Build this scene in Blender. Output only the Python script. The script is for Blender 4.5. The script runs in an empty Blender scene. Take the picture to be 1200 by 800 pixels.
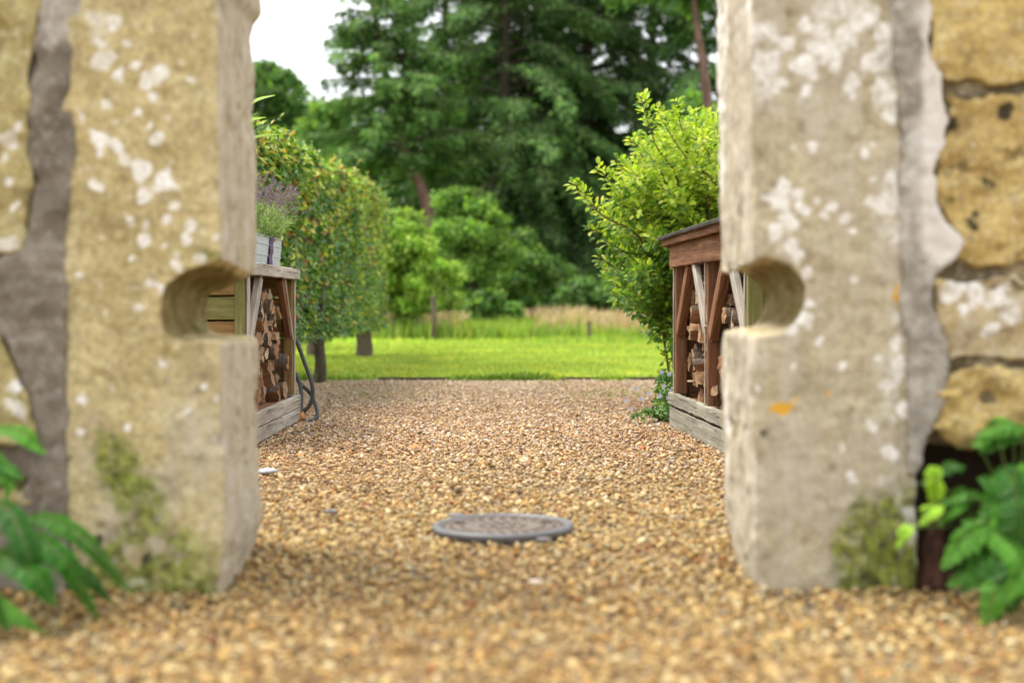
import bpy, bmesh, math, random
import numpy as np
from mathutils import Vector, Matrix
R = math.radians
rng = np.random.default_rng(7)
random.seed(7)
C = bpy.context.scene.collection

# ------------------------------------------------------------------ camera, light, exposure
CAMZ, FPX, PX0, PY0 = 0.75, 1666.7, 600.0, 355.0
cam = bpy.data.objects.new('camera', bpy.data.cameras.new('camera'))
C.objects.link(cam); bpy.context.scene.camera = cam
cam.location = (0, 0, CAMZ); cam.rotation_euler = (R(90), 0, 0)
cam.data.lens = 50; cam.data.sensor_width = 36; cam.data.shift_y = -45/1200
cam.data.clip_start = 0.05; cam.data.clip_end = 1000
cam.data.dof.use_dof = True; cam.data.dof.focus_distance = 7.8; cam.data.dof.aperture_fstop = 1.45

SUN_EL, SUN_AZ = R(64), R(-72)          # azimuth measured from +Y towards +X
world = bpy.data.worlds.new('World'); bpy.context.scene.world = world; world.use_nodes = True
wt = world.node_tree; wt.nodes.clear()
sky = wt.nodes.new('ShaderNodeTexSky'); sky.sky_type = 'NISHITA'; sky.sun_disc = False
sky.sun_elevation = SUN_EL; sky.sun_rotation = SUN_AZ; sky.dust_density = 4; sky.air_density = 1.0
hs = wt.nodes.new('ShaderNodeHueSaturation'); hs.inputs['Saturation'].default_value = 0.30
mixs = wt.nodes.new('ShaderNodeMixRGB'); mixs.inputs[0].default_value = 0.6
mixs.inputs[2].default_value = (12.5, 12.8, 13.2, 1)
bg = wt.nodes.new('ShaderNodeBackground'); bg.inputs[1].default_value = 0.105
wo = wt.nodes.new('ShaderNodeOutputWorld')
wt.links.new(sky.outputs[0], hs.inputs['Color']); wt.links.new(hs.outputs[0], mixs.inputs[1])
wt.links.new(mixs.outputs[0], bg.inputs[0]); wt.links.new(bg.outputs[0], wo.inputs[0])
sl = bpy.data.lights.new('sun', 'SUN'); sl.energy = 2.1; sl.angle = R(18); sl.color = (1, 0.94, 0.84)
so = bpy.data.objects.new('sun', sl); C.objects.link(so); so.location = (0, 0, 20)
sd = Vector((math.sin(SUN_AZ)*math.cos(SUN_EL), math.cos(SUN_AZ)*math.cos(SUN_EL), math.sin(SUN_EL)))
so.rotation_euler = sd.to_track_quat('Z', 'Y').to_euler()
sc = bpy.context.scene
sc.view_settings.view_transform = 'Standard'; sc.view_settings.look = 'None'
sc.view_settings.exposure = 1.12; sc.view_settings.gamma = 1
try: sc.view_settings.use_curve_mapping = False
except Exception: pass
cy = sc.cycles
cy.max_bounces = 6; cy.diffuse_bounces = 3; cy.glossy_bounces = 2; cy.transmission_bounces = 3
cy.caustics_reflective = False; cy.caustics_refractive = False
cy.sample_clamp_indirect = 4; cy.use_denoising = True

# ------------------------------------------------------------------ helpers
def W(px, py, d):
    return np.array([(px-PX0)*d/FPX, d, CAMZ-(py-PY0)*d/FPX])

def _h(ix, iy, iz, s):
    n = (ix.astype(np.int64)*374761393 + iy.astype(np.int64)*668265263 + iz.astype(np.int64)*2147483647 + s*974634777) & 0xffffffff
    n = ((n ^ (n >> 13))*1274126177) & 0xffffffff
    n = ((n ^ (n >> 16))*2246822519) & 0xffffffff
    return ((n ^ (n >> 15)) & 0xffffff)/float(0xffffff)

def vn(P, sc_, seed=0):
    q = np.asarray(P, float)*sc_ + 1000.0
    i = np.floor(q).astype(np.int64); f = q-i; f = f*f*(3-2*f)
    out = 0
    for a in (0, 1):
        for b in (0, 1):
            for c in (0, 1):
                w = (f[:, 0] if a else 1-f[:, 0])*(f[:, 1] if b else 1-f[:, 1])*(f[:, 2] if c else 1-f[:, 2])
                out = out + w*_h(i[:, 0]+a, i[:, 1]+b, i[:, 2]+c, seed)
    return out

def fbm(P, s, seed=0, octv=4, g=0.5):
    t = 0; a = 1; tot = 0
    P = np.asarray(P, float)
    s = np.asarray(s, float)
    for o in range(octv):
        t = t + a*vn(P, s*2.03**o, seed+o*17); tot += a; a *= g
    return t/tot        # 0..1

def sst(x, a, b):
    t = np.clip((x-a)/(b-a), 0, 1); return t*t*(3-2*t)

def norm(v):
    return v/np.maximum(np.linalg.norm(v, axis=-1, keepdims=True), 1e-9)

def rdir(n):
    return norm(rng.normal(size=(n, 3)))

def tag(o, label=None, cat=None, group=None, kind=None):
    if label: o['label'] = label
    if cat: o['category'] = cat
    if group: o['group'] = group
    if kind: o['kind'] = kind
    return o

def empty(name, loc, label=None, cat=None, group=None):
    o = bpy.data.objects.new(name, None); C.objects.link(o)
    o.location = [float(a) for a in loc]; o.empty_display_size = 0.1
    return tag(o, label, cat, group)

def mk(name, V, F, mats, parent=None, fmat=None, col=None, attrs=None, smooth=True):
    """one mesh object; V in world coordinates; F list of index arrays (m,k)"""
    V = np.asarray(V, float)
    if parent is not None: V = V - np.array(parent.location)
    if not isinstance(F, list): F = [F]
    F = [np.asarray(f, np.int64) for f in F if len(f)]
    me = bpy.data.meshes.new(name)
    me.vertices.add(len(V)); me.vertices.foreach_set('co', V.astype(np.float32).ravel())
    nl = sum(f.size for f in F); npg = sum(len(f) for f in F)
    me.loops.add(nl); me.polygons.add(npg)
    me.loops.foreach_set('vertex_index', np.concatenate([f.ravel() for f in F]).astype(np.int32))
    tot = np.concatenate([np.full(len(f), f.shape[1]) for f in F])
    st = np.concatenate([[0], np.cumsum(tot)[:-1]])
    me.polygons.foreach_set('loop_start', st.astype(np.int32))
    me.polygons.foreach_set('use_smooth', np.full(npg, bool(smooth)))
    for m in (mats if isinstance(mats, (list, tuple)) else [mats]): me.materials.append(m)
    if fmat is not None: me.polygons.foreach_set('material_index', np.asarray(fmat).astype(np.int32))
    if col is not None:
        a = me.attributes.new('col', 'FLOAT_COLOR', 'POINT')
        c4 = np.ones((len(V), 4), np.float32); c4[:, :3] = col
        a.data.foreach_set('color', c4.ravel())
    for k, v in (attrs or {}).items():
        a = me.attributes.new(k, 'FLOAT', 'POINT'); a.data.foreach_set('value', np.asarray(v, np.float32))
    me.update(); me.validate()
    o = bpy.data.objects.new(name, me); C.objects.link(o)
    if parent is not None: o.parent = parent
    return o

# ------------------------------------------------------------------ materials
class NT:
    def __init__(s, name):
        s.m = bpy.data.materials.new(name); s.m.use_nodes = True
        s.t = s.m.node_tree; s.t.nodes.clear()
        s.out = s.n('ShaderNodeOutputMaterial')
    def n(s, ty, ins=None, **kw):
        x = s.t.nodes.new(ty)
        for k, v in kw.items(): setattr(x, k, v)
        for k, v in (ins or {}).items():
            if hasattr(v, 'is_output'): s.t.links.new(v, x.inputs[k])
            else:
                if isinstance(v, tuple) and len(v) == 3 and x.inputs[k].type == 'RGBA': v = v+(1,)
                x.inputs[k].default_value = v
        return x
    def coord(s, scale=(1, 1, 1)):
        c = s.n('ShaderNodeTexCoord')
        return s.n('ShaderNodeMapping', {0: c.outputs['Object'], 'Scale': scale}).outputs[0]
    def noise(s, sc_, det=5, rough=.55, v=None, dist=0):
        return s.n('ShaderNodeTexNoise', {'Vector': v if v is not None else s.coord(), 'Scale': sc_, 'Detail': det, 'Roughness': rough, 'Distortion': dist}).outputs[0]
    def ramp(s, fac, stops):
        r = s.n('ShaderNodeValToRGB', {0: fac}); e = r.color_ramp.elements
        while len(e) < len(stops): e.new(0.5)
        for el, (p, c) in zip(e, stops):
            el.position = p; el.color = (c+(1,)) if isinstance(c, tuple) else (c, c, c, 1)
        return r.outputs[0]
    def mix(s, f, a, b, mode='MIX'):
        return s.n('ShaderNodeMixRGB', {0: f, 1: a, 2: b}, blend_type=mode).outputs[0]
    def math(s, op, a, b=0.0, clamp=False):
        return s.n('ShaderNodeMath', {0: a, 1: b}, operation=op, use_clamp=clamp).outputs[0]
    def attr(s, name, what='Fac'):
        return s.n('ShaderNodeAttribute', attribute_name=name).outputs[what]
    def bump(s, h, st, dist=.01):
        return s.n('ShaderNodeBump', {'Height': h, 'Strength': st, 'Distance': dist}).outputs[0]
    def bsdf(s, col, rough=.8, nrm=None, spec=.3, metal=0.0):
        d = {'Base Color': col, 'Roughness': rough, 'Specular IOR Level': spec, 'Metallic': metal}
        if nrm is not None: d['Normal'] = nrm
        return s.n('ShaderNodeBsdfPrincipled', d).outputs[0]
    def done(s, sh):
        s.t.links.new(sh, s.out.inputs[0]); return s.m

def mat_leaf(name, rough=.42, trans=.35, spec=.4, tboost=(1.25, 1.35, .6)):
    t = NT(name); c = t.attr('col', 'Color')
    p = t.bsdf(c, rough, spec=spec)
    tc = t.mix(1.0, c, tboost, 'MULTIPLY')
    tr = t.n('ShaderNodeBsdfTranslucent', {0: tc}).outputs[0]
    return t.done(t.n('ShaderNodeMixShader', {0: trans, 1: p, 2: tr}).outputs[0])

def mat_stone(name, tones, grey=(.36, .31, .24), bump=.6):
    t = NT(name); v = t.coord()
    n1 = t.noise(4.5, 9, .62, v, .4)
    base = t.ramp(n1, [(.22, tones[0]), (.38, tones[1]), (.58, tones[2]), (.78, tones[3])])
    n2 = t.noise(55, 6, .7, v)
    base = t.mix(t.ramp(n2, [(.38, .55), (.6, .0)]), base, (.17, .12, .06))
    base = t.mix(t.ramp(t.noise(11, 7, .7, v, 1.), [(.50, 0.), (.74, .35)]), base, tuple(a*1.15 for a in tones[3]))
    base = t.mix(t.ramp(t.noise(7, 8, .7, t.coord((1, 1, 3.5)), .8), [(.52, 0.), (.70, .45)]), base, (tones[1][0]*.75, tones[1][1]*.72, tones[1][2]*.55))
    fs = t.noise(44, 5, .75, v)
    base = t.mix(t.ramp(fs, [(.56, 0.), (.66, .55)]), base, (.68, .62, .50))
    ds_ = t.noise(1.0, 8, .72, t.coord((15, 15, 2.6)), .4)
    base = t.mix(t.ramp(ds_, [(.55, 0.), (.72, .55)]), base, (.20, .16, .08))
    st = t.noise(1.0, 7, .65, t.coord((22, 22, 2.2)))
    sg = t.math('MULTIPLY', t.ramp(st, [(.42, .0), (.62, .8)]), t.attr('grey'), True)
    base = t.mix(t.math('MULTIPLY', t.attr('grey'), .70), base, grey)
    base = t.mix(sg, base, (.50, .45, .38))
    nf = t.noise(28, 8, .7, v)
    def patch(attr, w=1.0, lo=.45, hi=.62):
        s_ = t.math('ADD', t.attr(attr), t.math('MULTIPLY', t.math('SUBTRACT', nf, .5), w))
        return t.ramp(s_, [(lo, 0.), (hi, 1.)])
    nd = t.noise(17, 8, .72, v, .3)
    stain = t.ramp(nd, [(.54, 0.), (.72, .7)])
    base = t.mix(stain, base, (.13, .105, .06))
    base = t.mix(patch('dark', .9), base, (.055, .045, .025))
    base = t.mix(t.math('MULTIPLY', t.attr('brown'), t.ramp(t.noise(14, 5, .6, v), [(.3, .55), (.65, .95)])), base, (.125, .08, .026))  # notch brown: algae tint and recess shade, both put into the colour
    mossc = t.ramp(t.noise(32, 6, .7, v), [(.36, (.05, .055, .015)), (.50, (.15, .17, .03)), (.64, (.30, .34, .06))])
    mdens = t.ramp(t.noise(24, 7, .72, v, .6), [(.36, .40), (.54, .97)])
    base = t.mix(t.math('MULTIPLY', patch('moss', 1.4, .28, .80), mdens), base, mossc)
    lc = t.ramp(t.noise(60, 4, .6, v), [(.3, (.56, .52, .45)), (.62, (.82, .79, .74))])
    base = t.mix(t.math('MULTIPLY', patch('lichen', 1.1, .25, .66), t.ramp(t.noise(26, 5, .7, v), [(.36, .62), (.55, 1.)])), base, lc)
    base = t.mix(patch('orange', .7), base, (.62, .34, .04))
    b = t.bump(t.math('ADD', t.math('MULTIPLY', n2, .5), nd), bump, .008)
    return t.done(t.bsdf(base, .92, b, .15))

def mat_mortar(name, c1, c2):
    t = NT(name); v = t.coord()
    n = t.noise(7, 9, .65, v); n2 = t.noise(120, 4, .7, v); nw = t.noise(16, 8, .7, v, .5)
    base = t.ramp(n, [(.38, tuple(a*.7 for a in c1)), (.5, c1), (.62, c2)])
    base = t.mix(t.ramp(t.noise(48, 6, .75, v), [(.55, 0.), (.68, .6)]), base, (.55, .49, .40))
    base = t.mix(t.ramp(t.noise(30, 6, .75, t.coord((1, 1, 1.7))), [(.58, 0.), (.68, .8)]), base, (.07, .06, .045))
    base = t.mix(t.ramp(nw, [(.55, 0.), (.7, .45)]), base, (.52, .47, .42))
    base = t.mix(t.math('MULTIPLY', n2, .35), base, (.12, .10, .08))
    s_ = t.math('ADD', t.attr('pale'), t.math('MULTIPLY', t.math('SUBTRACT', nw, .5), .8))
    base = t.mix(t.ramp(s_, [(.4, 0.), (.7, 1.)]), base, (.62, .57, .52))
    return t.done(t.bsdf(base, .95, t.bump(t.math('ADD', n, n2), .6, .006), .1))

def mat_wood(name, cs, scale=1.0, green=0.0, rough=.85):
    t = NT(name); v = t.coord((1.6*scale, 26*scale, 26*scale))
    n = t.noise(1.0, 9, .7, v, .6)
    base = t.ramp(n, [(.32, cs[0]), (.5, cs[1]), (.68, cs[2])])
    crack = t.ramp(t.noise(1.0, 5, .6, t.coord((3, 90, 90))), [(.34, .75), (.42, 0.)])
    base = t.mix(crack, base, tuple(a*.25 for a in cs[0]))
    big = t.noise(5, 5, .6)
    if green: base = t.mix(t.ramp(big, [(.40, 0.), (.65, green)]), base, (.13, .14, .035))
    else: base = t.mix(t.ramp(big, [(.45, 0.), (.75, .4)]), base, tuple(a*.5 for a in cs[0]))
    return t.done(t.bsdf(base, rough, t.bump(n, .5, .004), .2))

def mat_vcol(name, rough=.8, spec=.3, bumpsc=None):
    t = NT(name); c = t.attr('col', 'Color')
    nrm = None
    if bumpsc:
        n = t.noise(bumpsc, 5, .7); nrm = t.bump(n, .4, .003)
        c = t.mix(t.math('MULTIPLY', n, .4), c, (.08, .06, .04))
    return t.done(t.bsdf(c, rough, nrm, spec))

def mat_bark(name, c1, c2, sc_=1.0):
    t = NT(name); n = t.noise(1, 8, .7, t.coord((30*sc_, 30*sc_, 6*sc_)), .8)
    return t.done(t.bsdf(t.ramp(n, [(.35, c1), (.65, c2)]), .9, t.bump(n, .8, .02), .15))

def mat_endgrain():
    t = NT('log_end_wood'); c = t.coord()
    w = t.n('ShaderNodeTexWave', {'Vector': c, 'Scale': 42., 'Distortion': 5., 'Detail': 3.}, wave_type='RINGS', rings_direction='X').outputs[1]
    n = t.noise(60, 6, .7, c)
    rnd = t.n('ShaderNodeObjectInfo').outputs['Random']
    base = t.ramp(rnd, [(0., (.62, .48, .31)), (.35, (.46, .30, .17)), (.7, (.36, .19, .10)), (1., (.52, .40, .28))])
    base = t.mix(t.math('MULTIPLY', w, .45), base, (.16, .085, .04))
    base = t.mix(t.ramp(n, [(.5, 0.), (.75, .6)]), base, (.09, .05, .028))
    return t.done(t.bsdf(base, .85, t.bump(t.math('ADD', w, n), .7, .004), .15))

def mat_split():
    t = NT('log_split_wood'); n = t.noise(1, 9, .75, t.coord((4, 60, 60)), 1.2)
    rnd = t.n('ShaderNodeObjectInfo').outputs['Random']
    base = t.ramp(n, [(.3, (.17, .085, .04)), (.5, (.36, .21, .11)), (.7, (.52, .37, .22))])
    base = t.mix(t.math('MULTIPLY', rnd, .6), base, (.22, .11, .06))
    return t.done(t.bsdf(base, .85, t.bump(n, .9, .006), .15))

def plain(name, c, rough=.7, spec=.4, metal=0., nb=None):
    t = NT(name); n = t.noise(nb or 20, 6, .65)
    base = t.ramp(n, [(.3, tuple(a*.75 for a in c)), (.7, c)])
    return t.done(t.bsdf(base, rough, t.bump(n, .25, .003), spec, metal))

M = {}
M['pier_l'] = mat_stone('pier_stone_left', [(.23, .18, .085), (.43, .345, .16), (.58, .475, .24), (.64, .57, .37)])
M['pier_r'] = mat_stone('pier_stone_right', [(.24, .19, .11), (.43, .36, .21), (.56, .48, .29), (.64, .58, .43)])
M['stone'] = mat_stone('wall_stone_ochre', [(.20, .13, .05), (.46, .32, .11), (.60, .44, .16), (.64, .54, .32)], bump=.9)
M['mortar_l'] = mat_mortar('mortar_grey', (.19, .16, .125), (.27, .235, .19))
M['stone_left'] = mat_stone('wall_stone_olive', [(.17, .14, .06), (.38, .31, .13), (.52, .44, .20), (.58, .53, .34)], bump=.9)
M['mortar_core'] = mat_mortar('mortar_sandy', (.16, .12, .06), (.38, .29, .15))
M['mortar_r'] = mat_mortar('mortar_pale', (.33, .30, .25), (.50, .46, .40))
M['wood_pale'] = mat_wood('weathered_pale_wood', [(.24, .20, .16), (.42, .37, .31), (.58, .53, .47)])
M['wood_brown'] = mat_wood('brown_stained_wood', [(.10, .045, .022), (.21, .10, .05), (.32, .17, .095)])
M['wood_orange'] = mat_wood('orange_brown_wood', [(.13, .07, .03), (.27, .15, .06), (.38, .24, .11)], green=.5)
M['wood_green'] = mat_wood('algae_green_wood', [(.09, .08, .03), (.20, .18, .07), (.33, .28, .14)], green=.8)
M['wood_grey'] = mat_wood('grey_base_wood', [(.15, .14, .11), (.28, .26, .21), (.42, .39, .33)], green=.25)
M['log_end'] = mat_endgrain(); M['log_split'] = mat_split()
M['log_bark'] = mat_bark('log_bark', (.05, .035, .025), (.20, .15, .11), 2)
M['bark'] = mat_bark('tree_bark_brown', (.06, .045, .03), (.19, .15, .11))
M['bark_red'] = mat_bark('pine_bark_red', (.09, .05, .04), (.25, .15, .115), .3)
M['bark_dark'] = mat_bark('hedge_bark_dark', (.035, .03, .02), (.12, .10, .07))
M['felt'] = plain('roof_felt', (.06, .055, .05), .9)
M['rubber'] = plain('hose_rubber', (.05, .052, .055), .45, .5)
M['zinc'] = plain('painted_zinc', (.46, .51, .54), .45, .5, nb=8)
M['ribbon'] = plain('purple_ribbon', (.13, .045, .16), .7)
M['brass'] = plain('orange_brass', (.55, .22, .05), .5)
M['leaf_gloss'] = mat_leaf('hedge_leaf', .38, .28, .5)
M['leaf_light'] = mat_leaf('shrub_leaf', .5, .5, .35)
M['leaf_fern'] = mat_leaf('fern_leaf', .5, .30, .22, (1.2, 1.3, .35))
M['leaf_far'] = mat_leaf('tree_foliage', .6, .4, .3)
M['needle'] = mat_leaf('conifer_needles', .6, .22, .25, (1.1, 1.3, .7))
M['grass'] = mat_leaf('grass_blade', .55, .4, .3)
M['petal'] = mat_leaf('petal', .6, .3, .2, (1.1, 1.1, 1.2))
M['pebble'] = mat_vcol('gravel_pebble', .75, .3, 160)
M['metal'] = plain('cast_iron', (.16, .125, .10), .65, .35, .1, nb=30)
M['metal_rim'] = plain('cast_iron_rim', (.13, .13, .135), .5, .5, .2, nb=30)
M['soil'] = plain('dark_soil', (.035, .025, .016), .95, .1, nb=60)

# ------------------------------------------------------------------ structure: ground
def pebble_colours(n, P=None):
    pal = np.array([(.60, .43, .22), (.50, .32, .135), (.68, .54, .34), (.42, .24, .09), (.33, .20, .11), (.72, .64, .50),
                    (.27, .23, .21), (.44, .38, .32), (.36, .15, .07), (.20, .13, .085), (.62, .48, .30), (.54, .37, .17)])
    w = np.array([.17, .13, .15, .10, .05, .09, .03, .07, .03, .04, .10, .10])
    c = pal[rng.choice(len(pal), n, p=w/w.sum())]
    return np.clip(c*rng.uniform(.62, 1.28, (n, 1)), 0, .85)

def mat_gravelbase():
    t = NT('gravel_base'); v = t.n('ShaderNodeTexVoronoi', {'Vector': t.coord(), 'Scale': 60.})
    base = t.ramp(v.outputs['Color'], [(.1, (.09, .055, .03)), (.35, (.22, .14, .065)), (.6, (.32, .21, .11)), (.9, (.40, .31, .19))])
    b = t.bump(v.outputs['Distance'], 1., -.01)
    return t.done(t.bsdf(base, .9, b, .2))

def sheet(name, x0, x1, y0, y1, z, mat, nx=2, ny=2, hz=None):
    xs = np.linspace(x0, x1, nx); ys = np.linspace(y0, y1, ny)
    X, Y = np.meshgrid(xs, ys); V = np.stack([X.ravel(), Y.ravel(), np.full(X.size, z)], 1)
    if hz is not None: V[:, 2] += hz(V)
    i = np.arange((ny-1)*nx).reshape(ny-1, nx)[:, :-1].ravel()
    F = np.stack([i, i+1, i+nx+1, i+nx], 1)
    return tag(mk(name, V, F, mat), kind='structure')

t = NT('meadow_soil'); nn = t.noise(.8, 8, .7)
M['ground'] = t.done(t.bsdf(t.ramp(nn, [(.3, (.035, .05, .012)), (.7, (.09, .12, .03))]), .95))
t = NT('lawn_turf'); nn = t.noise(1.2, 8, .65); n3 = t.noise(60, 4, .7)
M['lawn'] = t.done(t.bsdf(t.mix(t.math('MULTIPLY', n3, .5), t.ramp(nn, [(.3, (.22, .31, .045)), (.7, (.32, .41, .08))]), (.06, .11, .012)), .9, t.bump(n3, .8, .02)))
sheet('ground', -400, 400, -30, 600, -.07, M['ground'])
LAWN_Y = 13.75
gh = lambda V: (fbm(V*[1, 1, 0], 1.3, 5, 3)-.5)*.014-.024*sst(V[:, 1], 2.9, 3.6)*sst(-V[:, 1], -4.45, -4.0)-.006*sst(-V[:, 1], -13, -11)
sheet('gravel_path', -6, 6, -4, LAWN_Y, -.004, mat_gravelbase(), 120, 180, gh)
sheet('lawn', -30, 30, LAWN_Y+.02, 27.5, .0, M['lawn'], 60, 30, lambda V: (fbm(V*[1, 1, 0], .4, 9, 3)-.5)*.05)

# gravel pebbles (stuff)
def pebbles():
    ic = bmesh.new(); bmesh.ops.create_icosphere(ic, subdivisions=1, radius=1)
    hiV = np.array([v.co[:] for v in ic.verts]); hiF = np.array([[v.index for v in f.verts] for f in ic.faces]); ic.free()
    loV = np.array([(1, 0, 0), (-1, 0, 0), (0, 1, 0), (0, -1, 0), (0, 0, 1), (.7, .7, -.3), (-.7, .7, -.3), (-.7, -.7, -.3), (.7, -.7, -.3), (.45, -.3, .75), (-.3, .45, .8)], float)
    bm = bmesh.new()
    for q in loV: bm.verts.new(q)
    r_ = bmesh.ops.convex_hull(bm, input=bm.verts[:]); bm.verts.index_update()
    loF = np.array([[v.index for v in f.verts] for f in bm.faces if len(f.verts) == 3]); loV = np.array([v.co[:] for v in bm.verts]); bm.free()
    VV, FF, CC = [], [], []; off = 0
    for (y0, y1, dens, tv, tf) in ((1.9, 5.6, 4700, hiV, hiF), (5.6, 9.5, 4200, loV, loF), (9.5, LAWN_Y-.01, 3400, loV, loF)):
        x_ = .37*y1+.35
        n = int(dens*(y1-y0)*2*x_)
        P = np.stack([rng.uniform(-x_, x_, n), rng.uniform(y0, y1, n), np.zeros(n)], 1)
        keep = (np.abs(P[:, 0]) < .375*P[:, 1]+.45)
        keep &= ~((P[:, 1] > 3.85) & (P[:, 1] < 4.33) & ((P[:, 0] < -.80) | (P[:, 0] > .68)))
        keep &= ~((P[:, 1] > 6.5) & (P[:, 1] < 8.65) & (P[:, 0] > 1.12)) & ~((P[:, 1] > 7.3) & (P[:, 1] < 9.0) & (P[:, 0] < -1.48))
        keep &= (((P[:, 0]+.03)**2+(P[:, 1]-4.65)**2) > .222**2)
        P = P[keep]; n = len(P)
        s = np.clip(rng.lognormal(-5.02, .38, n), .0036, .017)
        big = rng.random(n) < .004; s[big] *= 1.5
        ax = np.stack([s*rng.uniform(.95, 1.35, n), s*rng.uniform(.7, 1.0, n), s*rng.uniform(.42, .72, n)], 1)
        a = rng.uniform(0, 2*np.pi, n); tl = rng.normal(0, .5, (n, 2))
        V = tv[None]*ax[:, None]*(1+rng.uniform(-.2, .2, (n, len(tv), 1)))
        def rot(V, ang, i, j):
            c, s_ = np.cos(ang)[:, None], np.sin(ang)[:, None]; A, B = V[..., i].copy(), V[..., j].copy()
            V[..., i] = c*A-s_*B; V[..., j] = s_*A+c*B
        rot(V, tl[:, 0], 0, 2); rot(V, tl[:, 1], 1, 2); rot(V, a, 0, 1)
        P[:, 2] = gh(P)+s*.25+rng.uniform(0, .011, n)-.004 + .010*sst(P[:, 1], 3.45, 3.85)*sst(4.75-P[:, 1], 0, .4)*sst(np.abs(P[:, 0]+.05), .62, .78)
        V = V+P[:, None]
        col = pebble_colours(n)
        warm = (1-sst(P[:, 1], 4.5, 8.5))[:, None]
        col = col*(np.array([.82, .77, .54])*warm+np.array([1.10, 1.02, 1.03])*(1-warm))
        # leaf litter and damp finer grit near the hedge, cooler stones at the far end
        lit = sst(-P[:, 0], .75, 1.7)*sst(P[:, 1], 9.2, 10.2)*.6*(rng.random(n))
        col = col*(1-lit[:, None])+np.array([.20, .10, .05])*lit[:, None]
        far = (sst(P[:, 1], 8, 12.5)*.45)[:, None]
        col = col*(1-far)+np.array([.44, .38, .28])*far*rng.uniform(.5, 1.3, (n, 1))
        red = (sst(fbm(P*[1, 1, 0], 1.1, 77, 3), .5, .68)*.3)[:, None]
        col = col*(1-red)+col*np.array([.86, .70, .58])*red
        F = tf[None]+(off+np.arange(n)*len(tv))[:, None, None]
        VV.append(V.reshape(-1, 3)); FF.append(F.reshape(-1, 3)); CC.append(np.repeat(col, len(tv), 0)); off += n*len(tv)
    tag(mk('gravel', np.concatenate(VV), np.concatenate(FF), M['pebble'], col=np.concatenate(CC)), 'loose golden gravel stones covering the path', 'gravel', kind='stuff')
pebbles()

# ------------------------------------------------------------------ structure: stone walls and piers
def remesh(poly, y0, y1, vox, smooth=4, y_taper=None):
    """poly: (x,z) outline, extruded from y0 to y1, voxel remeshed and smoothed -> V, F, N"""
    bm = bmesh.new()
    a = [bm.verts.new((x, y0, z)) for x, z in poly]; b = [bm.verts.new((x, y1, z)) for x, z in poly]
    if y_taper:
        for v in b: v.co.x += y_taper
    bm.faces.new(a); bm.faces.new(b[::-1]); n = len(poly)
    for i in range(n): bm.faces.new((a[i], a[(i+1) % n], b[(i+1) % n], b[i]))
    bmesh.ops.recalc_face_normals(bm, faces=bm.faces[:]); bmesh.ops.triangulate(bm, faces=bm.faces[:])
    me = bpy.data.meshes.new('tmp'); bm.to_mesh(me); bm.free()
    o = bpy.data.objects.new('tmp', me); C.objects.link(o)
    m = o.modifiers.new('r', 'REMESH'); m.mode = 'VOXEL'; m.voxel_size = vox; m.adaptivity = 0
    m2 = o.modifiers.new('s', 'SMOOTH'); m2.factor = .5; m2.iterations = smooth
    dg = bpy.context.evaluated_depsgraph_get(); ev = o.evaluated_get(dg); e = ev.to_mesh()
    V = np.empty(len(e.vertices)*3, np.float32); e.vertices.foreach_get('co', V); V = V.reshape(-1, 3).astype(float)
    N = np.empty(len(e.vertices)*3, np.float32); e.vertices.foreach_get('normal', N); N = N.reshape(-1, 3).astype(float)
    quads = [tuple(p.vertices) for p in e.polygons if len(p.vertices) == 4]
    tris = [tuple(p.vertices) for p in e.polygons if len(p.vertices) == 3]
    ev.to_mesh_clear(); bpy.data.objects.remove(o); bpy.data.meshes.remove(me)
    F = [np.array(q) for q in (quads, tris) if q]
    return V, F, N

FY = 3.79
def pxz(px, py, d=FY):
    w = W(px, py, d); return (w[0], w[2])
def spots(V, lst, d=FY):
    """lichen patches given as (px, py, r) on the front face plane -> 0..1"""
    px = PX0+V[:, 0]*FPX/d; py = PY0-(V[:, 2]-CAMZ)*FPX/d
    out = np.zeros(len(V))
    wob = 1+.8*(fbm(V, 34, 3, 3)-.5)*2
    px = px+(fbm(V, 24, 101, 3)-.5)*15; py = py+(fbm(V, 24, 111, 3)-.5)*15
    for x, y, r in lst:
        q = np.hypot(px-x, py-y)*wob/r
        out = np.maximum(out, sst(-q, -1.35, -.7)*(.65+.35*((x*7+y*13) % 10)/9))
    px = PX0+V[:, 0]*FPX/d; py = PY0-(V[:, 2]-CAMZ)*FPX/d
    return out, px, py
def zero(V): return np.zeros(len(V))

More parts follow.
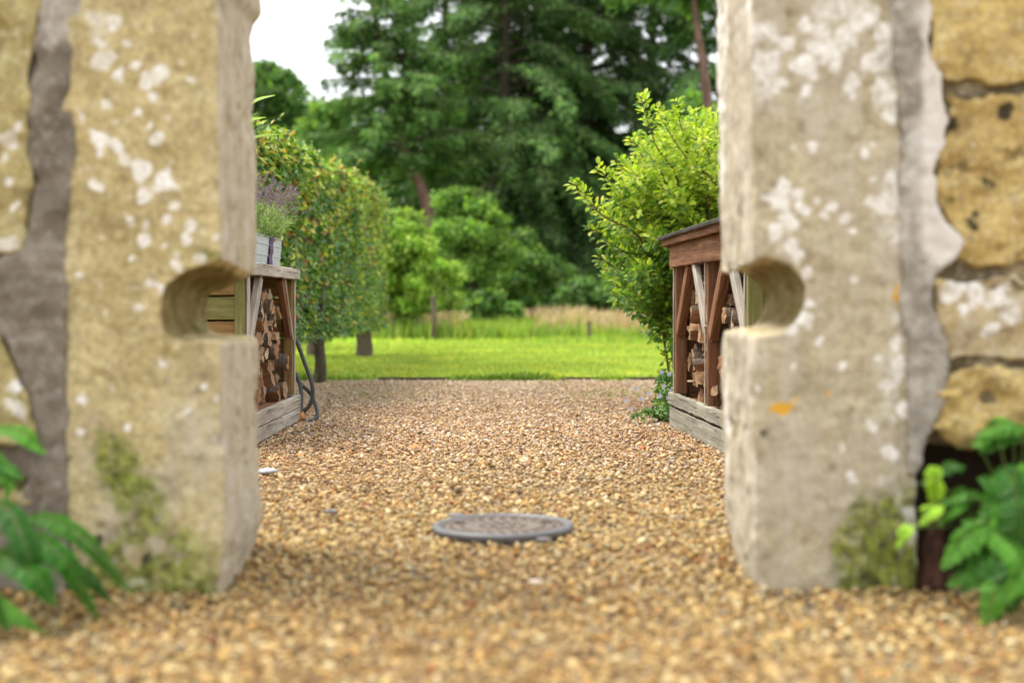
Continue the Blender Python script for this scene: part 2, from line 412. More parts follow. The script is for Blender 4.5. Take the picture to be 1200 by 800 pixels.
LEFT_LICHEN = [(150,50,5),(120,70,13),(138,88,10),(160,75,9),(170,92,8),(185,85,12),(178,110,5),(205,110,5),(125,125,7),(132,142,7),(160,132,5),(115,165,10),(117,180,6),(183,162,10),(140,175,8),(146,190,10),(167,198,14),(190,213,12),(168,230,9),(110,218,6),(150,232,4),(205,243,9),(197,260,8),(150,257,7),(168,262,8),(165,278,8),(228,268,10),(220,283,7),(195,287,6),(210,297,6),(235,302,9),(205,312,8),(155,303,4),(255,275,6),(95,325,3),(175,335,7),(155,335,3),(190,343,4),(120,365,4),(163,357,4),(135,30,9),(113,50,8),(98,140,5),(102,196,4),(222,93,5),(210,72,4),(198,140,5),(176,148,5),(254,468,7),(97,470,8),(190,425,5),(240,452,4),(130,455,4),(94,505,6),(215,480,4),(150,498,5),(248,515,4)]
RIGHT_LICHEN = [(1010,20,22),(990,40,16),(1035,35,15),(965,35,14),(945,28,10),(1045,65,18),(1020,75,15),(925,50,9),(905,70,8),(900,95,9),(893,88,6),(942,78,11),(950,90,10),(915,100,8),(1000,100,14),(1035,105,15),(1048,135,12),(942,108,7),(970,60,14),(980,75,10),(912,110,6),(920,215,9),(910,235,11),(918,255,11),(935,225,9),(940,245,8),(932,262,7),(955,235,5),(965,250,9),(974,243,6),(950,172,6),(932,175,4),(1015,180,6),(1025,172,4),(1022,236,12),(1036,240,14),(1047,238,9),(1047,212,11),(1025,210,5),(1050,225,10),(905,270,9),(925,285,10),(935,300,9),(945,320,8),(988,255,6),(995,268,4),(950,355,8),(942,375,10),(930,388,7),(890,455,4),(930,427,5),(1058,30,10),(1057,170,8),(1058,280,8),(1055,430,12),(1062,480,14),(1050,400,10),(1040,455,8),(1030,420,6),(1020,500,8),(1045,530,9),(960,400,5),(985,430,5),(990,520,6),(1000,560,7),(870,205,8),(1005,330,5),(1065,390,10),(1075,560,9)]

def pier(name, poly, taper, mat, lich, side, label):
    V, F, N = remesh(poly, FY, FY+.60, .0085, 5, taper)
    # weathering: broad undulation, pitting, chipped corners
    d = (fbm(V, 2.2, 11+side, 3)-.5)*.030+(fbm(V, 9, 21+side, 4)-.5)*.026+(fbm(V, 34, 31+side, 3)-.5)*.010
    pit = sst(fbm(V, 13, 41+side, 3), .66, .76)*.010
    strk = (fbm(V, [16, 16, 1.6], 51+side, 4)-.5)*.012
    reveal = sst(np.abs(N[:, 0]), .45, .8)*(1 if True else 0)
    V = V+N*(d-pit+strk*reveal)[:, None]
    # foot of the inner corner is worn away
    ic = -.762 if side == 0 else .648
    V[:, 0] -= .0135*V[:, 2]
    sag = np.exp(-((V[:, 2]-.85)/.05)**2)*sst(V[:, 1], FY, FY+.6)
    V[:, 2] -= .030*sag
    # rolled, worn arris round the notch
    V[:, 2] += (fbm(V, 11, 131+side, 3)-.5)*.030*np.exp(-((V[:, 2]-.76)/.16)**2)
    lichen, px, py = spots(V, [(a, b, c*(.84 if side == 0 else .92)) for a, b, c in lich])
    front = sst(-N[:, 1], .4, .75)
    lichen *= front
    rl = sst(fbm(V, [16, 16, 2.5], 61+side, 4), .54, .70)*reveal*(.30 if side == 0 else .6)
    lichen = np.maximum(lichen, rl)
    grey = reveal*.95
    grey = np.maximum(grey, front*sst(py, 330, 560)*.55*sst(fbm(V, 5, 71, 3), .3, .6))
    if side == 1: grey = np.maximum(grey, front*(.35+.3*sst(fbm(V, 4, 72, 3), .4, .6)))
    dark = zero(V); moss = zero(V); orange = zero(V)
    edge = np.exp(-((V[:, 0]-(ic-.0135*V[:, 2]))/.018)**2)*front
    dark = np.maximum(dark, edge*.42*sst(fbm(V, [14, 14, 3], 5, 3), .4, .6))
    nz = fbm(V, 8, 81+side, 4)
    if side == 0:
        m1 = np.exp(-((px-(148+(py-560)*.45))/34)**2-((py-568)/66)**2)*1.05
        m2 = np.exp(-((px-165)/90)**4)*sst(py, 570, 680)*1.0
        m3 = np.exp(-((px-240)/50)**2-((py-300)/22)**2)*.5
        moss = np.maximum.reduce([m1, m2, m3])*(.25+1.1*sst(fbm(V, 13, 83, 4), .28, .58))*front; lichen = np.maximum(lichen, front*m2*.3*sst(fbm(V, 15, 84, 3), .52, .64))
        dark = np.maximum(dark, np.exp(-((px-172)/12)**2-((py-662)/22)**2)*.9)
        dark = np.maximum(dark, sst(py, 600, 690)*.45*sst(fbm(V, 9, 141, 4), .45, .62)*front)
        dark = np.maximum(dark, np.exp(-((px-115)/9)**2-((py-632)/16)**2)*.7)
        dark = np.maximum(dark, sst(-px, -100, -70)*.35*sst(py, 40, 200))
        p2 = spots(V, [(235, 445, 12), (150, 410, 8)])[0]*.3; orange = p2*0
    else:
        moss = sst(px+(nz-.5)*80, 965, 1025)*sst(py+(nz-.5)*60, 550, 620)*(.55+.8*nz)*front
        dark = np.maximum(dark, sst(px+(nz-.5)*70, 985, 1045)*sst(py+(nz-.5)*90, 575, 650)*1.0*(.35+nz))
        orange = np.maximum(spots(V, [(1048,350,6),(1050,338,4),(1052,357,5),(918,480,9),(975,460,5)])[0], 0)
        dark = np.maximum(dark, spots(V, [(888,108,7),(893,505,9)])[0]*.6)
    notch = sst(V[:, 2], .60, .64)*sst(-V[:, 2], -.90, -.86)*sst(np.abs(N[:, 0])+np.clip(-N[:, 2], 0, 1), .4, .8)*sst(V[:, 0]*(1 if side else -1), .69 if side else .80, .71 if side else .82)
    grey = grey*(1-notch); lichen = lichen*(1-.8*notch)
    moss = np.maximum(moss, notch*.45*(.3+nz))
    dark = np.maximum(dark, notch*(.30+.25*nz))  # darkening inside the notch, painted shade together with brown algae
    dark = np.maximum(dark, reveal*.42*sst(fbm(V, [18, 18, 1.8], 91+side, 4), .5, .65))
    if side == 0:
        lichen = np.maximum(lichen, front*.5*sst(-px, -125, -85)*sst(fbm(V, [14, 14, 5], 95, 3), .45, .6)*sst(py, 380, 420))
        lichen = np.maximum(lichen, front*.42*sst(-py, -110, -20)*sst(-px, -170, -110)*sst(fbm(V, 12, 96, 4), .42, .6))
    else:
        lichen = np.maximum(lichen, front*.55*sst(-py, -190, -60)*sst(fbm(V, 11, 97, 4), .44, .6))
        lichen = np.maximum(lichen, front*.5*sst(px, 1000, 1060)*sst(fbm(V, 11, 98, 4), .44, .6))
    lichen *= 1-.8*notch
    root = empty(name, (float(np.mean([p[0] for p in poly])), FY+.3, 0), label, 'gate pier', 'stone piers of the gateway')
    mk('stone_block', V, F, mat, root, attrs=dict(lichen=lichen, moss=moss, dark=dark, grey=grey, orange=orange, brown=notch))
    return root

xl, xr = -1.185, -.762
polyL = [(xl, -.12), (xr-.03, -.12), (xr-.012, .03), (xr, .10), (xr, .636), (xr-.012, .648), (-.86, .650), (-.893, .656), (-.912, .680), (-.920, .715), (-.918, .765), (-.905, .797), (-.880, .817), (-.845, .830), (-.80, .846), (xr+.0, .866), (xr, 1.60), (xr+.02, 1.635), (xr+.02, 2.15), (xl, 2.15)]
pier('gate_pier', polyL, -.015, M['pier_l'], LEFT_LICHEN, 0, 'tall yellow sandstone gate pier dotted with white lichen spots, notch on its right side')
xl, xr = .650, 1.085
polyR = [(xl+.03, -.12), (xr, -.12), (xr, 2.15), (xl, 2.15), (xl, .850), (.665, .872), (.69, .868), (.722, .864), (.752, .850), (.776, .820), (.786, .782), (.783, .745), (.770, .712), (.750, .688), (.724, .672), (.69, .668), (xl+.008, .666), (xl, .655), (xl, .10), (xl+.012, .03)]
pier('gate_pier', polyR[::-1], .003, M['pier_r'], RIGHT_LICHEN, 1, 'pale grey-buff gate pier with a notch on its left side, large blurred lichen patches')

def wall(name, side, label):
    s = -1 if side == 0 else 1
    x_in = -1.17 if side == 0 else 1.07
    root = empty(name, (s*2.3, FY+.3, 0), label, 'wall', 'stone walls beside the gateway')
    xo = s*3.7
    if side == 0: body = [(xo, -.1), (x_in, -.1), (x_in, 2.0), (xo, 2.0)]
    else:  # dark hollow at the foot of the wall
        body = [(x_in, .37), (1.75, .37), (1.80, -.1), (xo, -.1), (xo, 2.0), (x_in, 2.0)]
    V, F, N = remesh(body, FY+.020, FY+.55, .02, 1)
    V = V+N*((fbm(V, 9, 3, 4)-.5)*.03+(fbm(V, 30, 3, 3)-.5)*.01)[:, None]
    mk('mortar_core', V, F, M['mortar_l' if side == 0 else 'mortar_core'], root, attrs=dict(pale=zero(V)))
    if side == 1:
        V, F, N = remesh([(1.05, -.1), (1.85, -.1), (1.85, .42), (1.05, .42)], FY+.33, FY+.5, .02, 2)
        V = V+N*((fbm(V, 9, 3, 4)-.5)*.12)[:, None]
        mk('hollow_back', V, F, M['soil'], root)
    def stone(poly, y=FY-.018, vox=.010, bulge=.02, greyv=0., darkv=.0, lich=(), mossv=0., yb=.16, seed=None, darks=()):
        seed = seed or random.randint(1, 9999)
        V, F, N = remesh(poly, y, FY+yb, vox, 3)
        V = V+N*((fbm(V, 5, seed, 3)-.5)*bulge*1.8+(fbm(V, 14, seed+3, 4)-.5)*bulge*2.4-sst(fbm(V, [6, 6, 12], seed+7, 4), .54, .60)*bulge*.55-np.abs(fbm(V, 8, seed+11, 3)-.5)*bulge*2.2+(fbm(V, 50, seed+5, 2)-.5)*.006)[:, None]
        li, px, py = spots(V, lich); nz = fbm(V, 10, seed+9, 4)
        ds = spots(V, darks)[0]*.75 if darks else zero(V)
        a = dict(lichen=li, moss=nz*mossv, dark=np.maximum(np.clip(darkv*nz*1.6, 0, 1), ds), grey=np.full(len(V), greyv)*nz*1.5, orange=zero(V))
        mk('wall_stone', V, F, M['stone' if side else 'stone_left'], root, attrs=a)
    if side == 0:
        stone([pxz(*p) for p in ((-60,-20),(58,-20),(40,60),(36,140),(44,220),(34,296),(-60,300))], lich=[(10,165,9),(8,185,7),(14,284,9),(5,290,8),(22,150,5),(20,240,6),(10,215,5)], mossv=.25, darkv=.2)
        stone([pxz(*p) for p in ((-60,392),(2,388),(24,440),(46,500),(50,520),(-60,524))], lich=[(16,452,8),(24,478,12),(6,470,6)], mossv=.4, darkv=.3)
        stone([pxz(*p) for p in ((-60,530),(48,528),(52,606),(48,700),(-60,700))], y=FY+.02, mossv=.55, darkv=.7)
        mp = [(66,-20),(96,-20),(92,28),(94,80),(84,120),(92,170),(86,240),(80,300),(84,380),(80,450),(84,520),(80,600),(84,700),(36,700),(44,600),(50,540),(44,490),(20,430),(-5,386),(-60,380),(-60,306),(0,304),(34,292),(42,210),(34,130),(42,50)]
    else:
        stone([pxz(*p) for p in ((1084,-20),(1280,-20),(1280,98),(1180,101),(1104,98),(1092,70))], lich=[], darkv=.15, bulge=.02)
        stone([pxz(*p) for p in ((1104,104),(1180,106),(1280,104),(1280,311),(1150,315),(1114,308),(1122,280),(1096,240),(1094,190),(1108,150))], darks=[(1125,110,12),(1145,106,12),(1165,104,12),(1190,108,14),(1118,150,9),(1178,130,12),(1130,200,14),(1160,215,10),(1110,240,8),(1190,180,12),(1115,280,10),(1140,258,10)], darkv=.35, bulge=.028)
        stone([pxz(*p) for p in ((1088,324),(1150,320),(1280,316),(1280,424),(1110,424),(1090,370))], greyv=.5, lich=[(1120,335,13),(1145,340,10),(1170,350,16),(1190,370,12),(1130,360,8),(1160,385,9),(1110,350,8)], darkv=.2, bulge=.03)
        stone([pxz(*p) for p in ((1104,430),(1190,429),(1280,430),(1280,506),(1150,512),(1098,508),(1094,480))], darkv=.35, mossv=.35, bulge=.035)
        mp = [(1048,-20),(1092,-20),(1098,60),(1116,90),(1114,120),(1122,140),(1114,160),(1098,200),(1102,240),(1120,266),(1132,284),(1122,302),(1098,320),(1098,370),(1114,412),(1108,470),(1090,512),(1066,560),(1066,480),(1064,400),(1058,280),(1062,160),(1054,60)]
    V, F, N = remesh([pxz(*p) for p in (mp if side == 0 else mp[::1])], FY-.008 if side == 0 else FY-.022, FY+.12, .009, 5)
    V = V+N*((fbm(V, 7, 3+side, 4)-.5)*.034+(fbm(V, 36, 13+side, 3)-.5)*.016)[:, None]
    V[:, 0] -= .0135*V[:, 2]*(1 if side else .6)
    V[:, 0] += (fbm(V, 13, 33, 4)-.5)*.045; V[:, 1] += (fbm(V, 20, 35, 4)-.5)*.02
    px = PX0+V[:, 0]*FPX/FY; py = PY0-(V[:, 2]-CAMZ)*FPX/FY
    pale = (.5*(fbm(V, 16, 55, 3)-.3)+.75*sst(-py, -330, -290)*(.45+.6*sst(px, 1070, 1092)) if side else .55*sst(-py, -110, -30))
    mk('mortar_joint', V, F, M['mortar_l' if side == 0 else 'mortar_r'], root, attrs=dict(pale=pale+zero(V)))
    # coarse stones further out
    z = 0.02
    while z < 1.9:
        h = random.uniform(.17, .27); x = 1.50 + random.uniform(0, .1)
        if side == 1 and z < .35: x = 1.80
        while x < 3.6:
            w = random.uniform(.22, .42); j = lambda: random.uniform(-.012, .012)
            x1 = min(x+w, 3.66); xm = (x+x1)/2
            p = [(x+.008+j(), z+.008+j()), (xm, z+.006+j()), (x1-.01+j(), z+.008+j()), (x1-.006+j(), z+h/2), (x1-.01+j(), z+h-.012+j()), (xm, z+h-.01+j()), (x+.01+j(), z+h-.012+j()), (x+.006+j(), z+h/2)]
            p = [(s*a, min(b, 1.98)) for a, b in p]
            stone(p if s > 0 else p[::-1], vox=.022, darkv=random.uniform(0, .4), mossv=random.uniform(0, .3), greyv=random.uniform(0, .5))
            x = x1+.012
        z += h
    return root
wall('stone_wall', 0, 'rough yellow stone wall left of the gateway with wide grey mortar joint')
wall('stone_wall', 1, 'ochre stone wall right of the gateway with pale ragged mortar and dark hollow')

# ------------------------------------------------------------------ boards and log stores
def sub(o, p):
    o.parent = p; o.matrix_parent_inverse = p.matrix_basis.inverted(); return o
def board(name, p0, p1, w, th, up, mat, parent, seed=None, jit=.002, bev=.004):
    """plank from p0 to p1; w along 'up', th across"""
    p0 = Vector([float(a) for a in p0]); p1 = Vector([float(a) for a in p1]); ax = (p1-p0); L = ax.length; ax.normalize()
    up = Vector(up); sdv = ax.cross(up).normalized(); up = sdv.cross(ax).normalized()
    bm = bmesh.new(); n = max(2, int(L/.08)+1); rings = []
    for i in range(n):
        x = L*i/(n-1); jw = [random.uniform(-jit, jit) for _ in range(4)]
        rings.append([bm.verts.new((x, sy*(th/2)+jw[k]*.6, sz*(w/2)+jw[k])) for k, (sy, sz) in enumerate(((-1, -1), (1, -1), (1, 1), (-1, 1)))])
    for a, b in zip(rings, rings[1:]):
        for k in range(4): bm.faces.new((a[k], a[(k+1) % 4], b[(k+1) % 4], b[k]))
    bm.faces.new(rings[0][::-1]); bm.faces.new(rings[-1])
    bmesh.ops.recalc_face_normals(bm, faces=bm.faces[:])
    ed = [e for e in bm.edges if len(e.link_faces) == 2 and e.calc_face_angle(0) > .8]
    bmesh.ops.bevel(bm, geom=ed, offset=bev, segments=1, affect='EDGES')
    me = bpy.data.meshes.new(name); bm.to_mesh(me); bm.free(); me.materials.append(mat)
    o = bpy.data.objects.new(name, me); C.objects.link(o)
    m = Matrix((ax, sdv, up)).transposed().to_4x4(); m.translation = p0-(parent.location if parent else Vector())
    o.matrix_basis = m
    if parent: o.parent = parent
    return o

def logmesh(r, L, typ, seed):
    rr = random.Random(seed)
    if typ == 'round': pts = [(math.cos(a)*r*rr.uniform(.93, 1.05), math.sin(a)*r*rr.uniform(.93, 1.05)) for a in np.linspace(0, 2*math.pi, 13)[:-1]]; nb = 12
    elif typ == 'half': pts = [(math.cos(a)*r*rr.uniform(.93, 1.05), math.sin(a)*r*.95) for a in np.linspace(0, math.pi, 8)]+[(-.3*r, rr.uniform(-.2, .1)*r), (.35*r, rr.uniform(-.15, .12)*r)]; nb = 7
    else:
        a0 = rr.uniform(.55, .85); pts = [(math.sin(a)*r*1.5*rr.uniform(.95, 1.04), math.cos(a)*r*1.5-.7*r) for a in np.linspace(-a0, a0, 6)]+[(rr.uniform(.3, .5)*r, rr.uniform(-.4, -.1)*r), (rr.uniform(-.15, .15)*r, -.85*r), (-rr.uniform(.3, .5)*r, rr.uniform(-.4, 0)*r)]; nb = 5
    n = len(pts); V = []; rings = 7
    for i in range(rings):
        x = -L*i/(rings-1); f = 1 if 0 < i < rings-1 else .97
        for k, (a, b) in enumerate(pts): V.append((x+rr.uniform(-.008, .008), a*f+rr.uniform(-.0035, .0035), b*f+rr.uniform(-.0035, .0035)))
    bm = bmesh.new(); vs = [bm.verts.new(v) for v in V]
    for i in range(rings-1):
        for k in range(n):
            f = bm.faces.new((vs[i*n+k], vs[i*n+(k+1) % n], vs[(i+1)*n+(k+1) % n], vs[(i+1)*n+k])); f.material_index = 0 if (k < nb if typ != 'round' else True) else 1
            f.smooth = typ == 'round'
    for base, sg in ((0, 1), ((rings-1)*n, -1)):   # ends: fan with a rough centre
        c = bm.verts.new((V[base][0]+sg*rr.uniform(-.004, .006), sum(p[0] for p in pts)/n, sum(p[1] for p in pts)/n))
        for k in range(n):
            f = bm.faces.new((c, vs[base+k], vs[base+(k+1) % n])); f.material_index = 2
    bmesh.ops.recalc_face_normals(bm, faces=bm.faces[:])
    me = bpy.data.meshes.new('split_log'); bm.to_mesh(me); bm.free()
    for m in ('log_bark', 'log_split', 'log_end'): me.materials.append(M[m])
    return me
LOGS = [(ty, logmesh(rf, .30, ty, 10+i)) for i, (ty, rf) in enumerate([('round', .045), ('half', .064), ('wedge', .062), ('wedge', .058), ('wedge', .050), ('wedge', .068), ('half', .050), ('wedge', .042)])]
ORD = ['bottom', 'second', 'third', 'fourth', 'fifth', 'sixth', 'seventh', 'eighth', 'ninth', 'tenth', 'eleventh', 'twelfth', 'thirteenth', 'fourteenth', 'fifteenth', 'sixteenth', 'seventeenth', 'eighteenth', 'nineteenth', 'twentieth']
NTH = ['nearest'] + ORD[1:]
WORDS = {'round': 'round bark-covered log', 'half': 'half-round split log', 'wedge': 'wedge-shaped split log'}
def stack(side, xf, y0, y1, z0, top, grp, where, cell=.098):
    """log ends face the path; xf(y) = face position, top(y) = height of the pile"""
    s = -1 if side == 0 else 1
    j = 0; z = z0+.05
    while True:
        y = y0+(.05 if j % 2 else 0); i = 0; any_ = False
        while y < y1:
            if z < top(y):
                ty, me = random.choice(LOGS); any_ = True
                o = bpy.data.objects.new('split_log', me); C.objects.link(o)
                o.location = (xf(y)+s*random.uniform(-.035, .10), y, z+random.uniform(-.012, .012))
                o.rotation_euler = (random.uniform(0, 6.28), random.uniform(-.07, .07), (0 if side == 0 else math.pi)+random.uniform(-.14, .14))
                sx = random.uniform(.92, 1.2); o.scale = (1, sx, random.uniform(.92, 1.2))
                tag(o, f'{WORDS[ty]} in the {ORD[min(j,19)]} layer of the {where} stack, {NTH[min(i,19)]} from the near end', 'log', grp)
            y += cell*random.uniform(.92, 1.12); i += 1
        if not any_: break
        z += cell*.86; j += 1

# left store
lx = lambda y: -1.385-.0
LS = empty('log_store', (-1.65, 8.3, 0), 'low weathered log store with a flat pale top, metal planter standing on it', 'log store')
for k, (yy, zz) in enumerate(((0, .045), (0, .128))):
    board('base_board', (-1.362, 7.38, zz), (-1.362, 9.06, zz), .078, .03, (0, 0, 1), M['wood_pale'], LS)
board('base_board', (-1.347, 9.045, .085), (-1.95, 9.045, .085), .16, .03, (0, 0, 1), M['wood_pale'], LS)
for yy in (7.42, 9.0):
    board('post', (-1.415, yy, .17), (-1.415, yy, .90), .06, .055, (0, 1, 0), M['wood_green'] if yy < 8 else M['wood_orange'], LS)
    board('post', (-1.90, yy, 0), (-1.90, yy, .90), .055, .055, (0, 1, 0), M['wood_green'], LS)
board('trim_strip', (-1.379, 9.02, .17), (-1.379, 9.02, .895), .022, .012, (0, 1, 0), M['wood_pale'], LS)
board('trim_strip', (-1.379, 7.43, .17), (-1.379, 7.43, .895), .06, .012, (0, 1, 0), M['wood_pale'], LS)
board('brace', (-1.405, 8.95, .56), (-1.405, 8.62, .90), .075, .035, (0, .7, .7), M['wood_brown'], LS)
board('brace', (-1.384, 8.985, .52), (-1.384, 8.66, .90), .018, .012, (0, .7, .7), M['wood_pale'], LS)
board('brace', (-1.395, 7.47, .48), (-1.395, 7.85, .90), .075, .035, (0, -.7, .7), M['wood_pale'], LS)
board('roof_board', (-1.368, 7.30, .932), (-1.368, 9.09, .932), .066, .03, (0, 0, 1), M['wood_pale'], LS)
for k in range(5):
    board('roof_plank', (-1.437-k*.125, 7.30, .955), (-1.437-k*.125, 9.09, .955), .118, .022, (1, 0, 0), M['wood_pale'], LS)
board('roof_board', (-1.385, 9.075, .925), (-1.98, 9.075, .925), .045, .03, (0, 0, 1), M['wood_pale'], LS)
for k in range(6):
    board('side_board', (-1.39-.05, 7.41, .21+k*.128), (-1.93, 7.41, .21+k*.128), .116, .022, (0, 0, 1), M['wood_orange' if k != 4 else 'wood_green'], LS)
    board('side_board', (-1.39-.05, 9.01, .21+k*.128), (-1.93, 9.01, .21+k*.128), .116, .022, (0, 0, 1), M['wood_orange'], LS)
for k in range(7):
    board('back_board', (-1.94, 7.38, .12+k*.125), (-1.94, 9.04, .12+k*.125), .116, .02, (0, 0, 1), M['wood_brown'], LS)
board('floor_board', (-1.65, 7.42, .145), (-1.65, 9.0, .145), .48, .02, (1, 0, 0), M['wood_brown'], LS)
stack(0, lambda y: -1.425, 7.52, 8.93, .155, lambda y: .83-.20*max(0, (y-8.3))-(.12 if y > 8.8 else 0), 'split logs stacked in the left log store', 'left')

# right store
RS = empty('log_store', (1.35, 7.7, 0), 'brown timber log store with sloping felt roof and braced posts on the right', 'log store')
rx = lambda y: .985+(8.74-y)*.049
def RP(y, z, off=0): return (rx(y)+off, y, z)
board('sill_sleeper', RP(8.76, .055, .012), RP(6.5, .055, .012), .115, .05, (0, 0, 1), M['wood_grey'], RS, jit=.004)
board('sill_board', RP(8.80, .165, .0), RP(6.5, .165, .0), .075, .035, (0, 0, 1), M['wood_grey'], RS, jit=.004)
board('sill_board', RP(8.77, .12, .0), (1.7, 8.77, .12), .22, .03, (0, 0, 1), M['wood_grey'], RS)
for yy in (8.66, 7.62, 6.62):
    po = board('post', RP(yy, .20, .04), RP(yy, .98, .04), .075 if yy != 7.62 else .055, .07, (0, 1, 0), M['wood_brown' if yy > 7 else 'wood_green'], RS)
    board('trim_strip', RP(yy+.03, .20, .0), RP(yy+.03, .975, .0), .014, .008, (0, 1, 0), M['wood_pale'], RS); sub(bpy.context.scene.collection.objects[-1], po)
    board('post', (1.72, yy, 0), (1.72, yy, 1.22), .07, .07, (0, 1, 0), M['wood_green'], RS)
    if yy > 7: board('brace', RP(yy-.04, .58, .03), RP(yy-.42, .98, .03), .085, .05, (0, .7, .7), M['wood_brown'], RS)
    if yy < 8:
        board('brace', RP(yy+.04, .60, .012), RP(yy+.40, .98, .012), .07, .035, (0, -.7, .7), M['wood_pale'], RS)
board('header', RP(8.74, 1.035, .005), RP(6.5, 1.035, .005), .135, .045, (0, 0, 1), M['wood_brown'], RS)
board('header', RP(8.72, 1.035, .03), (1.72, 8.72, 1.035), .135, .04, (0, 0, 1), M['wood_brown'], RS)
board('fascia_board', (.945, 8.88, 1.128), (1.05, 6.3, 1.128), .055, .028, (0, 0, 1), M['wood_brown'], RS)
board('roof_sheet', (1.345, 8.93, 1.262), (1.445, 6.25, 1.262), .90, .022, (1, 0, .26), M['felt'], RS)
for yy in (8.86, 6.33):
    board('barge_board', (rx(yy)-.02, yy, 1.115), (1.75, yy, 1.315), .06, .025, (0, 0, 1), M['wood_brown'], RS)
for yy in (8.7, 8.1, 7.6, 7.1, 6.6):
    board('rafter', (rx(yy)+.03, yy, 1.11), (1.74, yy, 1.295), .05, .04, (0, 0, 1), M['wood_brown'], RS)
for k in range(7):
    board('side_board', (rx(6.6)+.075, 6.61, .21+k*.128), (1.74, 6.61, .21+k*.128), .118, .022, (0, 0, 1), M['wood_green'], RS)
    board('side_board', (rx(8.7)+.075, 8.70, .21+k*.128), (1.74, 8.70, .21+k*.128), .118, .022, (0, 0, 1), M['wood_brown'], RS)
for k in range(9):
    board('back_board', (1.765, 6.55, .12+k*.128), (1.765, 8.72, .12+k*.128), .118, .02, (0, 0, 1), M['wood_brown'], RS)
board('floor_board', (1.42, 6.6, .165), (1.36, 8.7, .165), .60, .02, (1, 0, 0), M['wood_brown'], RS)
stack(1, lambda y: rx(y)+.055, 6.72, 8.56, .178, lambda y: .86-.10*max(0, y-7.6)+.05*math.sin(y*9), 'split logs stacked in the right log store', 'right', .104)

# ------------------------------------------------------------------ leaves
def leaves(P, D, N, L, Wd, hi=True):
    """returns V (n*k,3), list F, verts per leaf"""
    n = len(P); D = norm(D); S = norm(np.cross(D, N)); Nn = np.cross(S, D)
    if hi:
        T = np.array([(0, 0, 0), (.28, -.42, .07), (.3, 0, -.02), (.28, .42, .07), (.68, -.40, .04), (.68, 0, -.06), (.68, .40, .04), (1, 0, -.14)])
        tri = np.array([(0, 2, 1), (0, 3, 2), (4, 5, 7), (5, 6, 7)]); quad = np.array([(1, 2, 5, 4), (2, 3, 6, 5)])
    else:
        T = np.array([(0, 0, 0), (.45, -.5, .05), (1, 0, -.06), (.45, .5, .05)]); tri = np.array([(0, 2, 1), (0, 3, 2)]); quad = None
    L = np.broadcast_to(L, (n,)); Wd = np.broadcast_to(Wd, (n,))
    V = P[:, None]+(L[:, None]*T[:, 0])[..., None]*D[:, None]+(Wd[:, None]*T[:, 1])[..., None]*S[:, None]+(L[:, None]*T[:, 2])[..., None]*Nn[:, None]
    k = len(T); o = (np.arange(n)*k)[:, None, None]
    F = [(tri[None]+o).reshape(-1, 3)]
    if quad is not None: F.append((quad[None]+o).reshape(-1, 4))
    return V.reshape(-1, 3), F, k

class Cloud:
    def __init__(s): s.V = []; s.F3 = []; s.F4 = []; s.c = []; s.n = 0
    def add(s, V, F, col):
        s.V.append(V)
        for f in (F if isinstance(F, list) else [F]):
            if len(f): (s.F3 if f.shape[1] == 3 else s.F4).append(f+s.n)
        s.c.append(col if len(col) == len(V) else np.repeat(col, len(V)//len(col), 0)); s.n += len(V)
    def leaf(s, P, D, N, L, Wd, col, hi=True):
        V, F, k = leaves(P, D, N, L, Wd, hi); s.add(V, F, col)
    def build(s, name, mat, parent=None, smooth=False):
        F = []
        if s.F3: F.append(np.concatenate(s.F3))
        if s.F4: F.append(np.concatenate(s.F4))
        return mk(name, np.concatenate(s.V), F, mat, parent, col=np.concatenate(s.c), smooth=smooth)

def pick(pal, w, n, var=.2):
    pal = np.array(pal, float); w = np.array(w, float)
    c = pal[rng.choice(len(pal), n, p=w/w.sum())]
    return np.clip(c*rng.uniform(1-var, 1+var, (n, 1))*rng.uniform(.93, 1.07, (n, 3)), 0, 1)

def tube(pts, rad, n=8):
    pts = np.array(pts, float); m = len(pts); rad = np.broadcast_to(rad, (m,))
    T = norm(np.gradient(pts, axis=0)); ref = np.array([0, 0, 1.]) if abs(T[0, 2]) < .9 else np.array([1., 0, 0])
    A = norm(np.cross(T, ref)); B = np.cross(T, A)
    a = np.linspace(0, 2*np.pi, n, endpoint=False)
    V = pts[:, None]+rad[:, None, None]*(np.cos(a)[None, :, None]*A[:, None]+np.sin(a)[None, :, None]*B[:, None])
    F = []
    for i in range(m-1):
        k = np.arange(n); F.append(np.stack([i*n+k, i*n+(k+1) % n, (i+1)*n+(k+1) % n, (i+1)*n+k], 1))
    V = np.concatenate([V.reshape(-1, 3), pts[:1], pts[-1:]]); k = np.arange(n)
    caps = np.concatenate([np.stack([np.full(n, m*n), (k+1) % n, k], 1), np.stack([np.full(n, m*n+1), (m-1)*n+k, (m-1)*n+(k+1) % n], 1)])
    return V, [np.concatenate(F), caps]

def spline(pts, n=24):
    pts = np.array(pts, float); t = np.linspace(0, len(pts)-1, n); out = []
    P = np.vstack([2*pts[0]-pts[1], pts, 2*pts[-1]-pts[-2]])
    for u in t:
        i = min(int(u), len(pts)-2); f = u-i; a, b, c, d = P[i:i+4]
        out.append(.5*((2*b)+(-a+c)*f+(2*a-5*b+4*c-d)*f*f+(-a+3*b-3*c+d)*f**3))
    return np.array(out)

